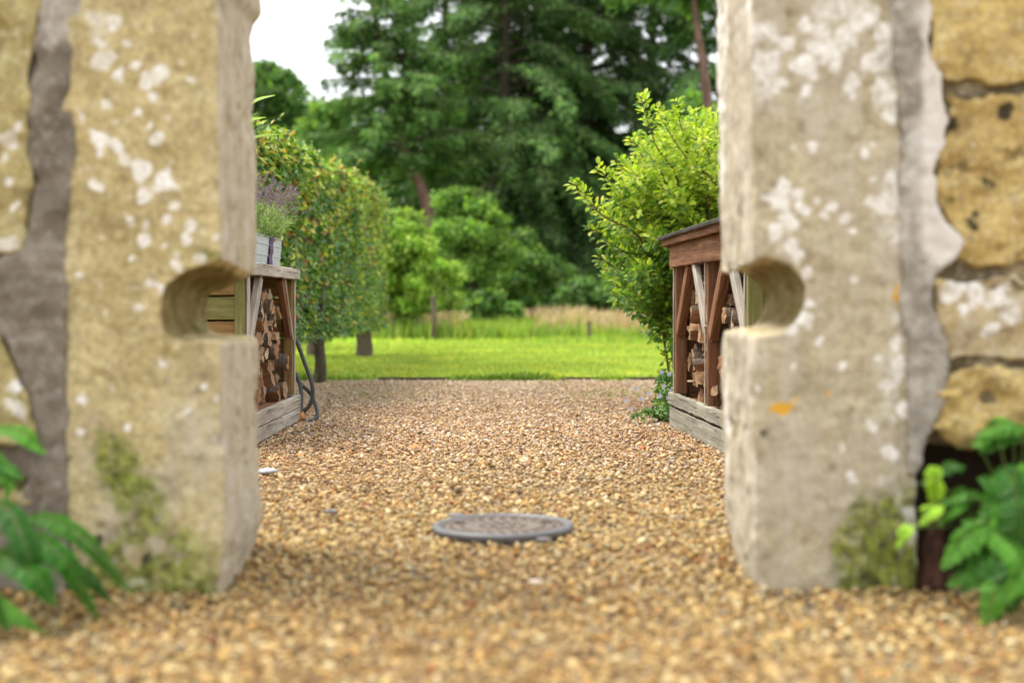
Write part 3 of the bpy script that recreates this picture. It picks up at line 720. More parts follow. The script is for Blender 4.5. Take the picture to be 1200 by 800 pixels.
# hedge on stems
HG = empty('pleached_hedge', (-2.3, 14.5, 0), 'clipped block hedge of glossy green and copper leaves raised on bare trunks', 'hedge')
def hedge():
    cl = Cloud(); y0, y1, x0, x1, zt = 9.35, 19.8, -3.1, -1.78, 2.03
    def surf(n):
        # sample a rounded box surface: side facing path, top, near end, far end, underside
        k = rng.choice(5, n, p=[.50, .24, .12, .06, .08])
        P = np.stack([rng.uniform(x0, x1, n), rng.uniform(y0, y1, n), rng.uniform(.45, zt, n)], 1)
        N = np.zeros((n, 3))
        top = zt+.028*(P[:, 1]-9.35)
        P[k == 0, 0] = x1; N[k == 0] = (1, 0, 0)
        P[:, 2] = .46+(P[:, 2]-.46)/(zt-.46)*(top-.46)
        P[k == 1, 2] = top[k == 1]; N[k == 1] = (0, 0, 1)
        P[k == 2, 1] = y0; N[k == 2] = (0, -1, 0)
        P[k == 3, 1] = y1; N[k == 3] = (0, 1, 0)
        P[k == 4, 2] = .47; N[k == 4] = (0, 0, -1)
        # round the long top edge and the corners
        r = .20
        ex = np.clip(P[:, 0]-(x1-r), 0, r); ez = np.clip(P[:, 2]-(top-r), 0, r)
        h = np.hypot(ex, ez); f = np.where(h > r, r/np.maximum(h, 1e-6), 1)
        P[:, 0] = np.where((ex > 0) & (ez > 0), x1-r+ex*f, P[:, 0]); P[:, 2] = np.where((ex > 0) & (ez > 0), top-r+ez*f, P[:, 2])
        both = (ex > 0) & (ez > 0); N[both] = norm(np.stack([ex, 0*ex, ez], 1)[both])
        b = (fbm(P, 2.2, 4, 3)-.5)*.26 + (fbm(P, 7, 14, 2)-.5)*.16
        return P+N*b[:, None], N
    n = 90000
    P, N = surf(n)
    dep = rng.exponential(.05, n).clip(0, .3)-.02
    P = P-N*dep[:, None]
    out = rng.random(n) < .03; P[out] += N[out]*rng.uniform(0, .06, (out.sum(), 1))
    D = norm(rdir(n)*.8+N*.25+np.array([0, 0, -.45])); Nn = norm(N*1.0+np.array([0, 0, .45])+rdir(n)*.6)
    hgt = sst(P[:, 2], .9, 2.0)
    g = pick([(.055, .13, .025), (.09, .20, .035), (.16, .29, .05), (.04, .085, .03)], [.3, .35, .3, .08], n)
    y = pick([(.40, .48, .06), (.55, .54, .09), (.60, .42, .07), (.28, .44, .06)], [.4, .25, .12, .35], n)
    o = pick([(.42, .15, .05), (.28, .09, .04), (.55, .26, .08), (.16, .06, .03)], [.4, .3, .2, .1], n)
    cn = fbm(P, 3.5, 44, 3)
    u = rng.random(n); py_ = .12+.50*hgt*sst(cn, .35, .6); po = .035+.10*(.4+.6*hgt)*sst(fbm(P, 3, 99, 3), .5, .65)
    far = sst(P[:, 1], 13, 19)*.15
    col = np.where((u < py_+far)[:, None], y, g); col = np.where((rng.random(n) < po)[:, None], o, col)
    near = P[:, 1] < 30
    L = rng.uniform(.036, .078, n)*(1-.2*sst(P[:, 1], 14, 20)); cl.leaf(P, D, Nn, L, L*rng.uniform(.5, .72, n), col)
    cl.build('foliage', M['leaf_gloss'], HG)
    # stray shoots
    sh = Cloud(); P, N = surf(170); 
    for p_, n_ in zip(P, N):
        d_ = norm(n_+rng.normal(0, .45, 3)+np.array([0, 0, .35])); Ls = rng.uniform(.06, .17); V, F = tube([p_-d_*.05, p_+d_*Ls*.5, p_+d_*Ls], [.003, .002, .001], 4)
        sh.add(V, F, np.full((len(V), 3), (.14, .07, .04))); m_ = 6; q = p_+d_*np.linspace(.15, 1, m_)[:, None]*Ls
        sh.leaf(q, norm(d_*.6+rdir(m_)*.8), norm(rdir(m_)*.5+np.array([0, -.2, 1.])), rng.uniform(.03, .05, m_), .024, pick([(.30, .42, .06), (.45, .34, .07), (.14, .27, .05)], [2, 1, 2], m_))
    sh.build('shoots', M['leaf_gloss'], HG)
    # inner twigs
    tw = Cloud(); m = 1500
    P, N = surf(m); P -= N*rng.uniform(.16, .4, (m, 1)); D = norm(N+rdir(m)*.8)
    tw.leaf(P, D, rdir(m), rng.uniform(.10, .2, m), .008, pick([(.05, .035, .02)], [1], m), False)
    tw.build('twigs', M['leaf_gloss'], HG)
    for (x, y, r) in ((-1.80, 9.75, .030), (-2.02, 10.9, .032), (-1.9, 11.6, .04), (-2.3, 12.2, .045), (-1.80, 13.3, .052), (-2.75, 13.6, .06), (-2.62, 16.2, .07), (-1.98, 19.0, .105), (-2.7, 19.3, .09)):
        p = spline([(x, y, -.02), (x+.01, y, .2), (x-.02, y+.02, .5), (x, y, 1.0)], 12)
        V, F = tube(p, np.linspace(r*1.15, r*.9, 12)*np.random.default_rng(3).uniform(.93, 1.07, 12), 10); mk('trunk', V, F, M['bark_dark' if y < 15 else 'bark'], HG)
hedge()

# bright shrub behind the right store
def shrub_right():
    B = empty('beech_shrub', (1.5, 10.2, 0), 'bright lime green leafy shrub rising behind the right log store', 'shrub')
    cl = Cloud(); wood = Cloud()
    def stem(pts, r, dens, spread, lf=.05, drop=0.0, seedcol=1.0, tipleaf=True):
        c = spline(pts, 30); L = np.sum(np.linalg.norm(np.diff(c, axis=0), axis=1))
        V, F = tube(c, np.linspace(r, r*.25, 30), 5); wood.add(V, F, np.full((len(V), 3), (.16, .10, .05)))
        n = int(L*dens); t = rng.uniform(.08, 1, n)**.8; idx = (t*28.99).astype(int); P = c[idx]+(c[idx+1]-c[idx])*(t*29-idx)[:, None]
        T = norm(c[idx+1]-c[idx]); side = norm(np.cross(T, rdir(n))); off = rng.uniform(0, spread, n)[:, None]*(1-.55*t[:, None])
        P = P+side*off
        D = norm(side+T*.7+rdir(n)*.35); N = norm(np.array([-.25, -.35, 1.])+rdir(n)*.6)
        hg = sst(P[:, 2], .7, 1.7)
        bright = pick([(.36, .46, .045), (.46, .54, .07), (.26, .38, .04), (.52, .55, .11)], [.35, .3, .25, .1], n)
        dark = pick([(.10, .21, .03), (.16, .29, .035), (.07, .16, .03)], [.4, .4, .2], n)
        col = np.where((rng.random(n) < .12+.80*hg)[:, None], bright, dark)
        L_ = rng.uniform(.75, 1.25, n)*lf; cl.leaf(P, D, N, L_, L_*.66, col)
    # outline targets on the photograph side, each reached by an arching stem
    tg = [(750,112,9.4),(768,128,9.5),(790,118,9.7),(812,130,9.8),(835,135,10),(672,214,9.3),(700,195,9.6),(722,185,9.8),(740,160,9.8),(762,165,9.9),(690,268,9.8),(700,300,9.9),(708,330,10),(722,350,10.2),(745,365,10.4),(765,385,10.3),(778,420,10.2),(705,240,9.8),(728,215,10)]
    for px, py, d in tg:
        e = W(px, py, d); b = np.array([1.45+rng.uniform(-.3, .3), 10.3+rng.uniform(-.4, .4), .1])
        m = b*.45+e*.55+np.array([.18, .05, .22]); q = b*.18+e*.82+np.array([.06, 0, .06])
        stem([b, m, q, e], .010, 70, .09)
    for i in range(240):
        px = rng.uniform(705, 900); yt = np.interp(px, [705, 740, 770, 800, 900], [235, 175, 145, 135, 120]); yb = np.interp(px, [700, 730, 770, 790, 900], [335, 360, 390, 440, 440])
        py = rng.uniform(yt, yb); d = rng.uniform(9.3, 11.4)
        if px > 785: d = max(d, 9.2)
        e = W(px, py, d); c0 = np.array([e[0]*.5+.85, 10.3, max(.2, e[2]*.55)])
        stem([c0, c0*.4+e*.6+np.array([.03, 0, .10]), e], .006, 120, .15)
    for i in range(70):   # far side and body of the shrub
        e = np.array([rng.uniform(.9, 2.4), rng.uniform(9.6, 12.2), rng.uniform(.3, 2.15)]); c0 = np.array([1.6, 10.7, .5])
        stem([c0, c0*.4+e*.6+np.array([0, 0, .12]), e], .007, 110, .2)
    for (a, b2) in (((1.45, 10.3, -.02), (1.2, 10.1, 1.3)), ((1.6, 10.6, -.02), (1.7, 10.5, 1.5)), ((1.3, 10.6, -.02), (.95, 10.4, 1.0))):
        V, F = tube(spline([a, (np.array(a)+b2)/2+.05, b2], 10), np.linspace(.035, .012, 10), 7); wood.add(V, F, np.full((len(V), 3), (.14, .10, .06)))
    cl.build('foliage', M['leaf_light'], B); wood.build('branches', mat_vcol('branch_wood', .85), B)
shrub_right()

# ------------------------------------------------------------------ far trees
def rock_leafs(cl, cen, rad, n, pal, w, size, flat=1.0, hi=False, shell=.45):
    """a clump of leaves round a centre"""
    d = rdir(n); r = rng.uniform(shell, 1, n)[:, None]; P = cen+d*r*np.asarray(rad)
    N = norm(d*.6+np.array([0, 0, .6])+rdir(n)*.6); D = norm(rdir(n)+np.array([0, 0, -.3]))
    L = rng.uniform(.6, 1.4, n)*size; cl.leaf(P, D, N, L, L*.6, pick(pal, w, n), hi)

def broadleaf(name, px, d, top_py, rpx, base_z, pal, w, label, group=None, nclump=70, npl=260, size=.14, trunk='bark', cat='tree', zlow=None, ry=None):
    X = (px-600)*d/FPX; H = CAMZ+(PY0-top_py)*d/FPX; rx_ = rpx*d/FPX; zl = base_z
    root = empty(name, (X, d, 0), label, cat, group)
    cl = Cloud(); cz = (H+zl)/2; rz = (H-zl)/2; ry = ry or min(rx_, 3)
    for i in range(nclump):
        q = rdir(1)[0]*(rng.random()**.4)
        cen = np.array([X+q[0]*rx_*.8, d+q[1]*ry*.8, cz+q[2]*rz*.82])
        rr = rng.uniform(.16, .36)*min(rx_, rz)
        lum = rng.uniform(.65, 1.35); wv = np.array(w, float)
        rock_leafs(cl, cen, (rr*1.15, rr, rr*.8), npl, np.array(pal)*lum, wv, size)
    cl.build('crown', M['leaf_far'], root)
    pts = spline([(X, d, -.05), (X+.1, d, H*.3), (X-.1, d, H*.6), (X, d, H*.85)], 10)
    V, F = tube(pts, np.linspace(.035*H, .01*H, 10), 8); mk('trunk', V, F, M[trunk], root)
    for k in range(4):
        a = rng.uniform(0, 6.28); st_ = pts[4+k]; en = st_+np.array([math.cos(a)*rx_*.6, math.sin(a)*ry*.6, rz*.4])
        V, F = tube(spline([st_, (st_+en)/2+[0, 0, .1], en], 6), np.linspace(.014*H, .004*H, 6), 6); mk('limb', V, F, M[trunk], root)
    return root

def conifer(px, d, H, R0, cb, pal, label, lean=0, nbr=150, trunk='bark', spray=.25, dens=1.0, trunkpts=None, name='conifer_tree', group='conifers behind the meadow', droop=.35, gaps=0.0, tr=.28):
    X = (px-600)*d/FPX
    root = empty(name, (X, d, 0), label, 'tree', group)
    tp = spline(trunkpts if trunkpts is not None else [(X, d, -.05), (X, d, H*.4), (X+lean, d, H)], 30)
    V, F = tube(tp, np.linspace(tr, tr*.3, 30)*np.random.default_rng(int(px)).uniform(.92, 1.08, 30), 10); mk('trunk', V, F, M[trunk], root)
    cl = Cloud(); bw = Cloud()
    for i in range(nbr):
        f = rng.uniform(cb, 1) if H > 0 else 0
        z = f; k = z*29; i0 = min(int(k), 28); st_ = tp[i0]+(tp[i0+1]-tp[i0])*(k-i0)
        Lb = R0*(1-.75*((f-cb)/(1-cb))**1.4)*rng.uniform(.55, 1.12); a = rng.uniform(0, 2*np.pi)
        if rng.random() < gaps: continue
        dr = np.array([math.cos(a), math.sin(a), 0])
        en = st_+dr*Lb+np.array([0, 0, -Lb*droop*rng.uniform(.4, 1.4)+.3])
        c = spline([st_, st_+dr*Lb*.5+np.array([0, 0, .06*Lb]), en], 12)
        V, F = tube(c, np.linspace(.05, .012, 12), 4); bw.add(V, F, np.full((len(V), 3), (.09, .065, .045)))
        n = int(255*Lb/2.5*dens); t = rng.uniform(.22, 1, n)**.75; ii = np.minimum((t*11).astype(int), 10); P = c[ii]+(c[ii+1]-c[ii])*(t*11-ii)[:, None]
        sd_ = np.cross(dr, [0, 0, 1]); u = rng.normal(0, 1, n)
        P = P+sd_*(u*.30*(1.15-t)*Lb*.45)[:, None]+np.array([0, 0, 1])*(-np.abs(rng.normal(0, .22, n))+.05)[:, None]
        D = norm(dr*.7+sd_*u[:, None]*.6+np.array([0, 0, -.55])+rdir(n)*.45); N = norm(np.array([0, 0, 1.])+rdir(n)*.6)
        lum = rng.uniform(.6, 1.5)
        L = rng.uniform(.6, 1.35, n)*spray; cl.leaf(P, D, N, L, L*.30, pick(np.array(pal)*lum, np.ones(len(pal)), n, .3), False)
    cl.build('crown', M['needle'], root); bw.build('branches', mat_vcol('conifer_branch', .9), root)
    return root

DK = [(.062, .128, .044), (.096, .178, .054), (.15, .25, .066)]
MD = [(.09, .19, .042), (.13, .25, .05), (.075, .16, .042)]
LG = [(.17, .30, .05), (.26, .40, .065), (.12, .23, .045)]
YG = [(.30, .44, .06), (.40, .52, .09), (.20, .34, .045)]
PN = [(.10, .20, .055), (.14, .25, .06), (.18, .31, .06)]
# leaning pine on the left of the wood
L1 = [W(518, 330, 45), W(500, 240, 45), W(476, 185, 45), W(460, 120, 45), W(446, 60, 45), W(440, 20, 45), W(436, -60, 45)]
L1[0][2] = -.05
conifer(480, 45, 12, 3.0, .30, PN+MD[:1], 'leaning reddish-trunked pine at the left edge of the wood', nbr=150, trunk='bark_red', trunkpts=L1, name='pine_tree', droop=.15, gaps=.12, dens=.9, tr=.21)
conifer(592, 50, 21, 5.6, .10, DK+MD[1:2], 'broad dark conifer with hanging branches in the middle of the wood', nbr=290, trunk='bark_dark', dens=1.0)
conifer(690, 52, 22, 5.6, .08, DK, 'darkest tall conifer right of the middle conifer', nbr=290, trunk='bark_dark', dens=1.0)
conifer(765, 56, 20, 5.2, .10, DK+PN[:1], 'dark conifer behind the bright lime shrub', nbr=220, trunk='bark_dark')
conifer(522, 60, 21, 5.6, .12, MD+PN[:2], 'tall mid green conifer standing behind the leaning pine trunk', nbr=190, trunk='bark_dark')
conifer(640, 66, 24, 5.5, .10, DK, 'distant dark conifer seen in the gap between the two largest conifers', nbr=200, trunk='bark_dark')
conifer(860, 50, 20, 5.0, .10, MD+DK[:1], 'mid green conifer at the right edge, mostly behind the right pier', nbr=190, trunk='bark_dark')
L2 = [W(838, 330, 40), W(834, 200, 40), W(826, 92, 40), W(818, 40, 40), W(812, -10, 40), W(806, -80, 40)]
L2[0][2] = -.05
conifer(828, 40, 12, 2.4, .80, PN, 'slender pink-barked pine beside the right pier', nbr=55, trunk='bark_red', trunkpts=L2, name='pine_tree', droop=.1, tr=.18)
broadleaf('pine_tree', 815, 44, 92, 62, 2.2, PN+LG[:1], [1, 1, 1, 1], 'rounded bushy pine below the pink-barked trunk', 'conifers behind the meadow', 60, 260, .2, 'bark_red')
# broadleaf trees on the left
broadleaf('broadleaf_tree', 326, 68, 42, 86, 2.0, MD+LG[:1], [2, 2, 1, 1], 'distant round green tree under the white sky at left', 'broadleaf trees at the wood edge', 110, 300, .30)
broadleaf('broadleaf_tree', 398, 58, 88, 74, 1.0, MD+LG[:2], [2, 2, 1, 2, 1], 'mid green tree left of the leaning pine, above the hedge', 'broadleaf trees at the wood edge', 120, 300, .24)
broadleaf('broadleaf_tree', 400, 36, 205, 60, .3, LG, [2, 1, 2], 'light green tree showing just behind the far end of the hedge', 'broadleaf trees at the wood edge', 60, 260, .14)
broadleaf('broadleaf_tree', 250, 60, 90, 80, 2.0, MD, [2, 2, 1], 'green tree behind the left pier at the edge of the sky', 'broadleaf trees at the wood edge', 50, 200, .26)
# dark backdrop of understorey so the wood reads deep
for i, (px, d, tp, r, lab) in enumerate([(450, 72, 175, 70, 'dark understorey tree behind the leaning pine'), (560, 74, 150, 80, 'dark understorey tree behind the middle conifer'), (670, 76, 140, 85, 'dark understorey tree far behind the darkest conifer'), (780, 74, 150, 80, 'dark understorey tree far behind the lime shrub'), (880, 72, 160, 80, 'dark understorey tree behind the right pier')]):
    broadleaf('understorey_tree', px, d, tp, r, -.5, DK, [1, 1, 1], lab, 'dark trees deep in the wood', 70, 240, .34)
# understorey shrubs along the meadow
SH = [(474, 28, 232, 50, YG+LG[:1], 'yellow-green bush at the meadow edge beside the hedge', 80, .10),
      (512, 31, 280, 42, YG+LG[:1], 'loose yellow-green bush with a bare post in front of it', 50, .10),
      (552, 38, 196, 62, YG[2:]+LG+MD[:1], 'tall light green bush below the middle conifer', 70, .13),
      (600, 41, 262, 54, MD+LG[:2], 'rounded mid green bush right of the tall light bush', 60, .15),
      (645, 44, 290, 48, MD+DK[1:], 'dark rounded bush in the shade under the conifers', 50, .16),
      (692, 37, 312, 46, MD+DK[2:], 'low spreading blue-green bush behind the fence post', 50, .14),
      (745, 40, 300, 48, MD+LG[:1], 'green bush behind the lime shrub', 45, .14),
      (575, 34, 335, 44, MD+LG, 'small green bush in front of the rounded mid green bush', 35, .11),
      (430, 30, 285, 34, LG, 'green bush showing through under the far end of the hedge', 45, .10)]
for px, d, tp, r, pal, lab, nc, sz in SH:
    broadleaf('bush', px, d, tp, r, -.1, pal, np.ones(len(pal)), lab, 'bushes along the meadow edge', nc, 260, sz, 'bark_dark', 'bush')

# ------------------------------------------------------------------ lawn grass and tall meadow grass
def blades(n, x0, x1, y0, y1, h0, h1, w, pal, pw, name, lab, mask=None, lean=.35, z=0, head=None, cat='grass'):
    P = np.stack([rng.uniform(x0, x1, n), rng.uniform(y0, y1, n), np.full(n, z)], 1)
    if mask is not None: P = P[mask(P) > rng.random(len(P))]
    n = len(P); D = norm(rdir(n)*lean+np.array([0, 0, 1.])); N = norm(rdir(n)*[1, 1, .1])
    L = rng.uniform(h0, h1, n)*(.6+.8*fbm(P, .9, 8, 3)); cl = Cloud(); cl.leaf(P, D, N, L, w, _patchy(P, pick(pal, pw, n, .25)), False)
    if head:
        m = rng.random(n) < head[0]; Q = P[m]+D[m]*(L[m]*.75)[:, None]; k = len(Q)
        cl.leaf(Q, D[m], N[m], head[1]*rng.uniform(.6, 1.3, k), head[2], pick(head[3], np.ones(len(head[3])), k), False)
    tag(cl.build(name, M['grass']), lab, cat, kind='stuff')
def _patchy(P, c):
    v = fbm(P*[1, 1, 0], [.5, .9, 1], 301, 4)[:, None]; w = fbm(P*[1, 1, 0], 2.4, 311, 3)[:, None]
    return np.clip(c*(.62+.76*v)*(.75+.5*w)*np.where(w > .6, [1.12, .98, .9], [1., 1., 1.]), 0, 1)
wid = lambda P: (np.abs(P[:, 0]) < .40*P[:, 1]).astype(float)
blades(130000, -8.5, 8.5, LAWN_Y+.03, 20, .03, .07, .012, [(.33, .42, .07), (.42, .51, .11), (.22, .32, .045), (.50, .49, .19)], [3, 3, 1.5, .9], 'lawn_grass', 'short bright green mown grass of the lawn', wid, .5)
blades(70000, -11, 11, 20, 27.6, .04, .10, .022, [(.32, .41, .07), (.41, .50, .11), (.22, .32, .045)], [3, 3, 1.5], 'lawn_grass', 'bright green grass further back on the lawn', wid, .5)
blades(7000, -3, 3, LAWN_Y-.11, LAWN_Y+.10, .03, .095, .010, [(.11, .23, .03), (.25, .40, .05), (.30, .34, .10)], [2, 2, 1], 'edge_grass', 'ragged grass tufts overhanging the lawn edge', lambda P: sst(fbm(P, 2.2, 71, 3), .38, .55), .9)
tanm = lambda P: wid(P)*sst(fbm(P, .45, 31, 3)+.10*((P[:, 0] > .6)*(P[:, 0] < 6.5))+.08*((P[:, 0] < -1)*(P[:, 0] > -3)), .46, .58)
blades(26000, -12, 12, 25.2, 28.5, .08, .22, .02, [(.28, .42, .06), (.38, .50, .09), (.42, .46, .14)], [2, 3, 1], 'meadow_grass', 'half grown yellow-green grass between lawn and meadow', lambda P: wid(P)*sst(fbm(P, .6, 91, 3), .35, .6), .4)
blades(60000, -13, 13, 27.2, 35, .12, .46, .022, [(.24, .38, .05), (.32, .46, .07), (.40, .46, .14)], [2, 3, 1.5], 'meadow_grass', 'long green unmown grass beyond the lawn', wid, .3)
blades(34000, -14, 14, 27.8, 38, .22, .62, .016, [(.56, .44, .28), (.44, .40, .20), (.32, .40, .10)], [3, 2, 1], 'meadow_seed_grass', 'pale pinkish seeding grass in the meadow', tanm, .3, head=(.8, .16, .035, [(.66, .46, .36), (.62, .50, .34), (.50, .34, .25)]))
board('lawn_edging', (-1.3, LAWN_Y-.01, .012), (1.62, LAWN_Y-.01, .012), .045, .012, (0, 0, 1), M['bark_dark'], None, jit=.004)
tag(bpy.data.objects['lawn_edging'], 'thin dark timber edging between gravel and lawn', 'edging')
# posts in the meadow
def mpost(px, d, py_top, r, lab):
    p = W(px, py_top, d); root_z = -.05
    V, F = tube([(p[0], d, root_z), (p[0]+.01, d, p[2]*.5), (p[0], d, p[2]-.03), (p[0], d, p[2])], [r, r*1.02, r, r*.85], 10)
    tag(mk('fence_post', V, F, M['bark']), lab, 'post')
mpost(690, 26.5, 376, .035, 'thin dark stake standing alone in the long grass')
mpost(508, 26.5, 347, .05, 'taller brown post in front of the yellow-green bush')

# ------------------------------------------------------------------ drain cover
def cover():
    pass
    # cast pattern: short raised bars in rings, each ring broken like real ironwork
    root = empty('drain_cover', (-.03, 4.65, 0), 'round rusty grey metal drain cover lying in the gravel', 'drain cover')
    bm = bmesh.new(); R_ = .232; prof = [(R_*.0, .016), (R_*.10, .0165), (R_*.42, .017), (R_*.44, .019), (R_*.50, .019), (R_*.52, .017), (R_*.86, .017), (R_*.88, .018)]
    prof2 = [(R_*.88, .018), (R_*.90, .024), (R_*.955, .0250), (R_*.985, .022), (R_, .016), (R_*.985, .002), (R_*.93, -.006), (R_*.92, -.04)]
    def lathe(pr, name, mat, extra=None):
        n = 72; a = np.linspace(0, 2*np.pi, n, endpoint=False); pr = np.array(pr, float)
        V = np.stack([pr[:, 0][:, None]*np.cos(a), pr[:, 0][:, None]*np.sin(a), np.repeat(pr[:, 1][:, None], n, 1)], 2).reshape(-1, 3)
        V[:, 2] += (fbm(V, 30, 2, 3)-.5)*.003+V[:, 0]*.010+.006
        F = [np.stack([i*n+np.arange(n), i*n+(np.arange(n)+1) % n, (i+1)*n+(np.arange(n)+1) % n, (i+1)*n+np.arange(n)], 1) for i in range(len(pr)-1)]
        V = V+[-.03, 4.65, 0]; F = np.concatenate(F)
        if extra: F = np.concatenate([F]+[f+len(V) for f in extra.F4]); V = np.concatenate([V]+extra.V)
        return mk(name, V, F, mat, root, smooth=extra is None)
    pat = Cloud(); cube = np.array([(x, y, z) for x in (-1, 1) for y in (-1, 1) for z in (0, 1)], float); cf = np.array([(0, 1, 3, 2), (4, 6, 7, 5), (0, 4, 5, 1), (2, 3, 7, 6), (1, 5, 7, 3), (0, 2, 6, 4)])
    for rr, cnt in ((.035, 6), (.07, 12), (.135, 22), (.17, 28), (.195, 32)):
        for i in range(cnt):
            a = 2*math.pi*i/cnt+rr*20; ca, sa = math.cos(a), math.sin(a); q = cube*[.0065, .010, .0035]; x = rr*ca; y = rr*sa
            V = np.stack([q[:, 0]*ca-q[:, 1]*sa+x-.03, q[:, 0]*sa+q[:, 1]*ca+y+4.65, q[:, 2]+.0225+x*.010], 1); pat.add(V, cf, np.full((8, 3), .1))
    lid = lathe(prof, 'lid', M['metal'], pat); lathe(prof2, 'rim', M['metal_rim'])
    for a in (20, 160):   # raised lugs
        x, y = math.cos(R(a))*.15, math.sin(R(a))*.15
        sub(board('lug', (-.03+x-.015, 4.65+y, .026+x*.010), (-.03+x+.015, 4.65+y, .026+x*.010), .012, .012, (0, 0, 1), M['metal'], root, bev=.002), lid)
cover()

# ------------------------------------------------------------------ planter with lavender
def planter():
    cx, cy_, z0, L_, Wd_, H_ = -1.482, 8.24, .967, .86, .15, .168
    root = empty('flower_trough', (cx, cy_, z0), 'pale blue-white ribbed metal trough with a purple ribbon on the left log store', 'planter')
    zs = [0, .004, .05, .055, .060, .062, .112, .117, .122, .124, H_-.008, H_-.004, H_]; off = [.0, .003, .003, .007, .007, .003, .003, .007, .007, .003, .003, .009, .009]
    rows = []
    for z, o_ in zip(zs, off):
        gx, gy = Wd_/2-.012*(1-z/H_)+o_, L_/2-.012*(1-z/H_)+o_; rows.append([(cx-gx, cy_-gy, z0+z), (cx+gx, cy_-gy, z0+z), (cx+gx, cy_+gy, z0+z), (cx-gx, cy_+gy, z0+z)])
    ins = [[(cx-gx, cy_-gy, z0+z), (cx+gx, cy_-gy, z0+z), (cx+gx, cy_+gy, z0+z), (cx-gx, cy_+gy, z0+z)] for gx, gy, z in ((Wd_/2, L_/2, H_), (Wd_/2-.004, L_/2-.004, H_-.03))]
    rows = rows+ins; V = np.array(rows).reshape(-1, 3); k = np.arange(4)
    F = [np.stack([i*4+k, i*4+(k+1) % 4, (i+1)*4+(k+1) % 4, (i+1)*4+k], 1) for i in range(len(rows)-1)]+[np.array([[3, 2, 1, 0]]), np.array([np.arange(4)+(len(rows)-1)*4])]
    mk('trough', V, np.concatenate(F), M['zinc'], root, smooth=False)
    # ribbon: a band tied round the middle with a knot near the rim
    xs = cx+Wd_/2; rb = []
    for z in np.linspace(.002, .168, 14):
        for u in (-1, 1): rb.append((xs+.004+z*.03+.003*math.sin(z*90), cy_+.02+z*.25+u*(.055+.012*(z > .14)), z0+z))
    mk('ribbon', np.array(rb), np.array([(2*i, 2*i+1, 2*i+3, 2*i+2) for i in range(13)]), M['ribbon'], root)
    P_ = empty('lavender_plant', (cx, cy_, z0+.14), 'grey-green lavender with purple-brown flower spikes growing in the metal trough', 'plant')
    cl = Cloud(); fl = Cloud()
    for i in range(620):
        b = np.array([cx+rng.uniform(-.06, .06), cy_+rng.uniform(-.40, .40), z0+.13])
        d_ = norm(np.array([rng.normal(.12, .38), rng.normal(0, .28), 1.])); L = rng.uniform(.10, .24)
        n = 26; t = rng.uniform(.1, 1, n)[:, None]; P = b+d_*L*t+rdir(n)*.006
        cl.leaf(P, norm(d_+rdir(n)*.8), rdir(n), rng.uniform(.018, .035, n), .0045, pick([(.26, .36, .14), (.36, .46, .22), (.17, .27, .10), (.44, .52, .32)], [1, 1, 1, .6], n), False)
    for i in range(230):
        b = np.array([cx+rng.uniform(-.05, .05), cy_+rng.uniform(-.40, .42), z0+.2])
        d_ = norm(np.array([rng.normal(.22, .40), rng.normal(.1, .35), 1.0])); L = rng.uniform(.10, .32)
        V, F = tube([b, b+d_*L*.5, b+d_*L], .0011, 3); cl.add(V, F, np.full((len(V), 3), (.24, .28, .13)))
        n = 22; P = b+d_*L+d_*rng.uniform(-.035, .02, n)[:, None]+rdir(n)*.004
        fl.leaf(P, norm(d_+rdir(n)), rdir(n), rng.uniform(.008, .014, n), .006, pick([(.17, .09, .22), (.24, .13, .26), (.24, .16, .12), (.38, .30, .28)], [1, .8, 1.4, .8], n), False)
    cl.build('leaves', M['leaf_light'], P_); fl.build('flowers', M['petal'], P_)
planter()

# tall broad-leaved plant in a clay pot hidden by the pier
def tallplant():
    cx, cy_, z0 = -1.53, 7.7, .967
    root = empty('tall_leafy_plant', (cx, cy_, z0), 'long light green lance leaves arching out beside the left pier', 'plant')
    n = 24; pr = np.array([(.001, 0), (.06, 0), (.085, .13), (.092, .13), (.092, .16), (.08, .16), (.078, .13), (.001, .13)]); a = np.linspace(0, 2*np.pi, n, endpoint=False)
    V = np.stack([pr[:, 0][:, None]*np.cos(a), pr[:, 0][:, None]*np.sin(a), np.repeat(pr[:, 1][:, None], n, 1)], 2).reshape(-1, 3)+[cx, cy_, z0]
    F = [np.stack([i*n+np.arange(n), i*n+(np.arange(n)+1) % n, (i+1)*n+(np.arange(n)+1) % n, (i+1)*n+np.arange(n)], 1) for i in range(len(pr)-1)]
    mk('clay_pot', V, np.concatenate(F), plain('clay', (.42, .20, .11)), root)
    cl = Cloud()
    tips = [W(323, 112, 7.7), W(327, 158, 7.65), W(312, 138, 7.8), W(250, 60, 7.8), W(200, 120, 7.6), W(220, 180, 7.9), W(280, 40, 7.7)]
    st_ = np.array([cx, cy_, z0+.12])
    for k, e in enumerate(tips):
        o_ = st_+np.array([0, 0, max(.2, (e[2]-z0-.12)*.78)]); c = spline([o_, o_*.5+e*.5+np.array([0, 0, .045]), e], 14); w = .028*np.sin(np.linspace(.12, 1, 14)*np.pi)**.7
        T = norm(np.gradient(c, axis=0)); S = norm(np.cross(T, [0, -.5, 1.])); up = np.cross(S, T)
        V = np.stack([c-S*w[:, None]+up*.004, c, c+S*w[:, None]+up*.004], 1).reshape(-1, 3)
        i = np.arange(13)*3; F = np.concatenate([np.stack([i, i+1, i+4, i+3], 1), np.stack([i+1, i+2, i+5, i+4], 1)])
        cl.add(V, F, np.full((len(V), 3), (.30, .46, .05)))
    V, F = tube([st_, st_+[0, 0, .35], st_+[0, 0, .72]], [.012, .01, .006], 7); cl.add(V, F, np.full((len(V), 3), (.2, .3, .06)))
    cl.build('leaves', M['leaf_light'], root)
tallplant()

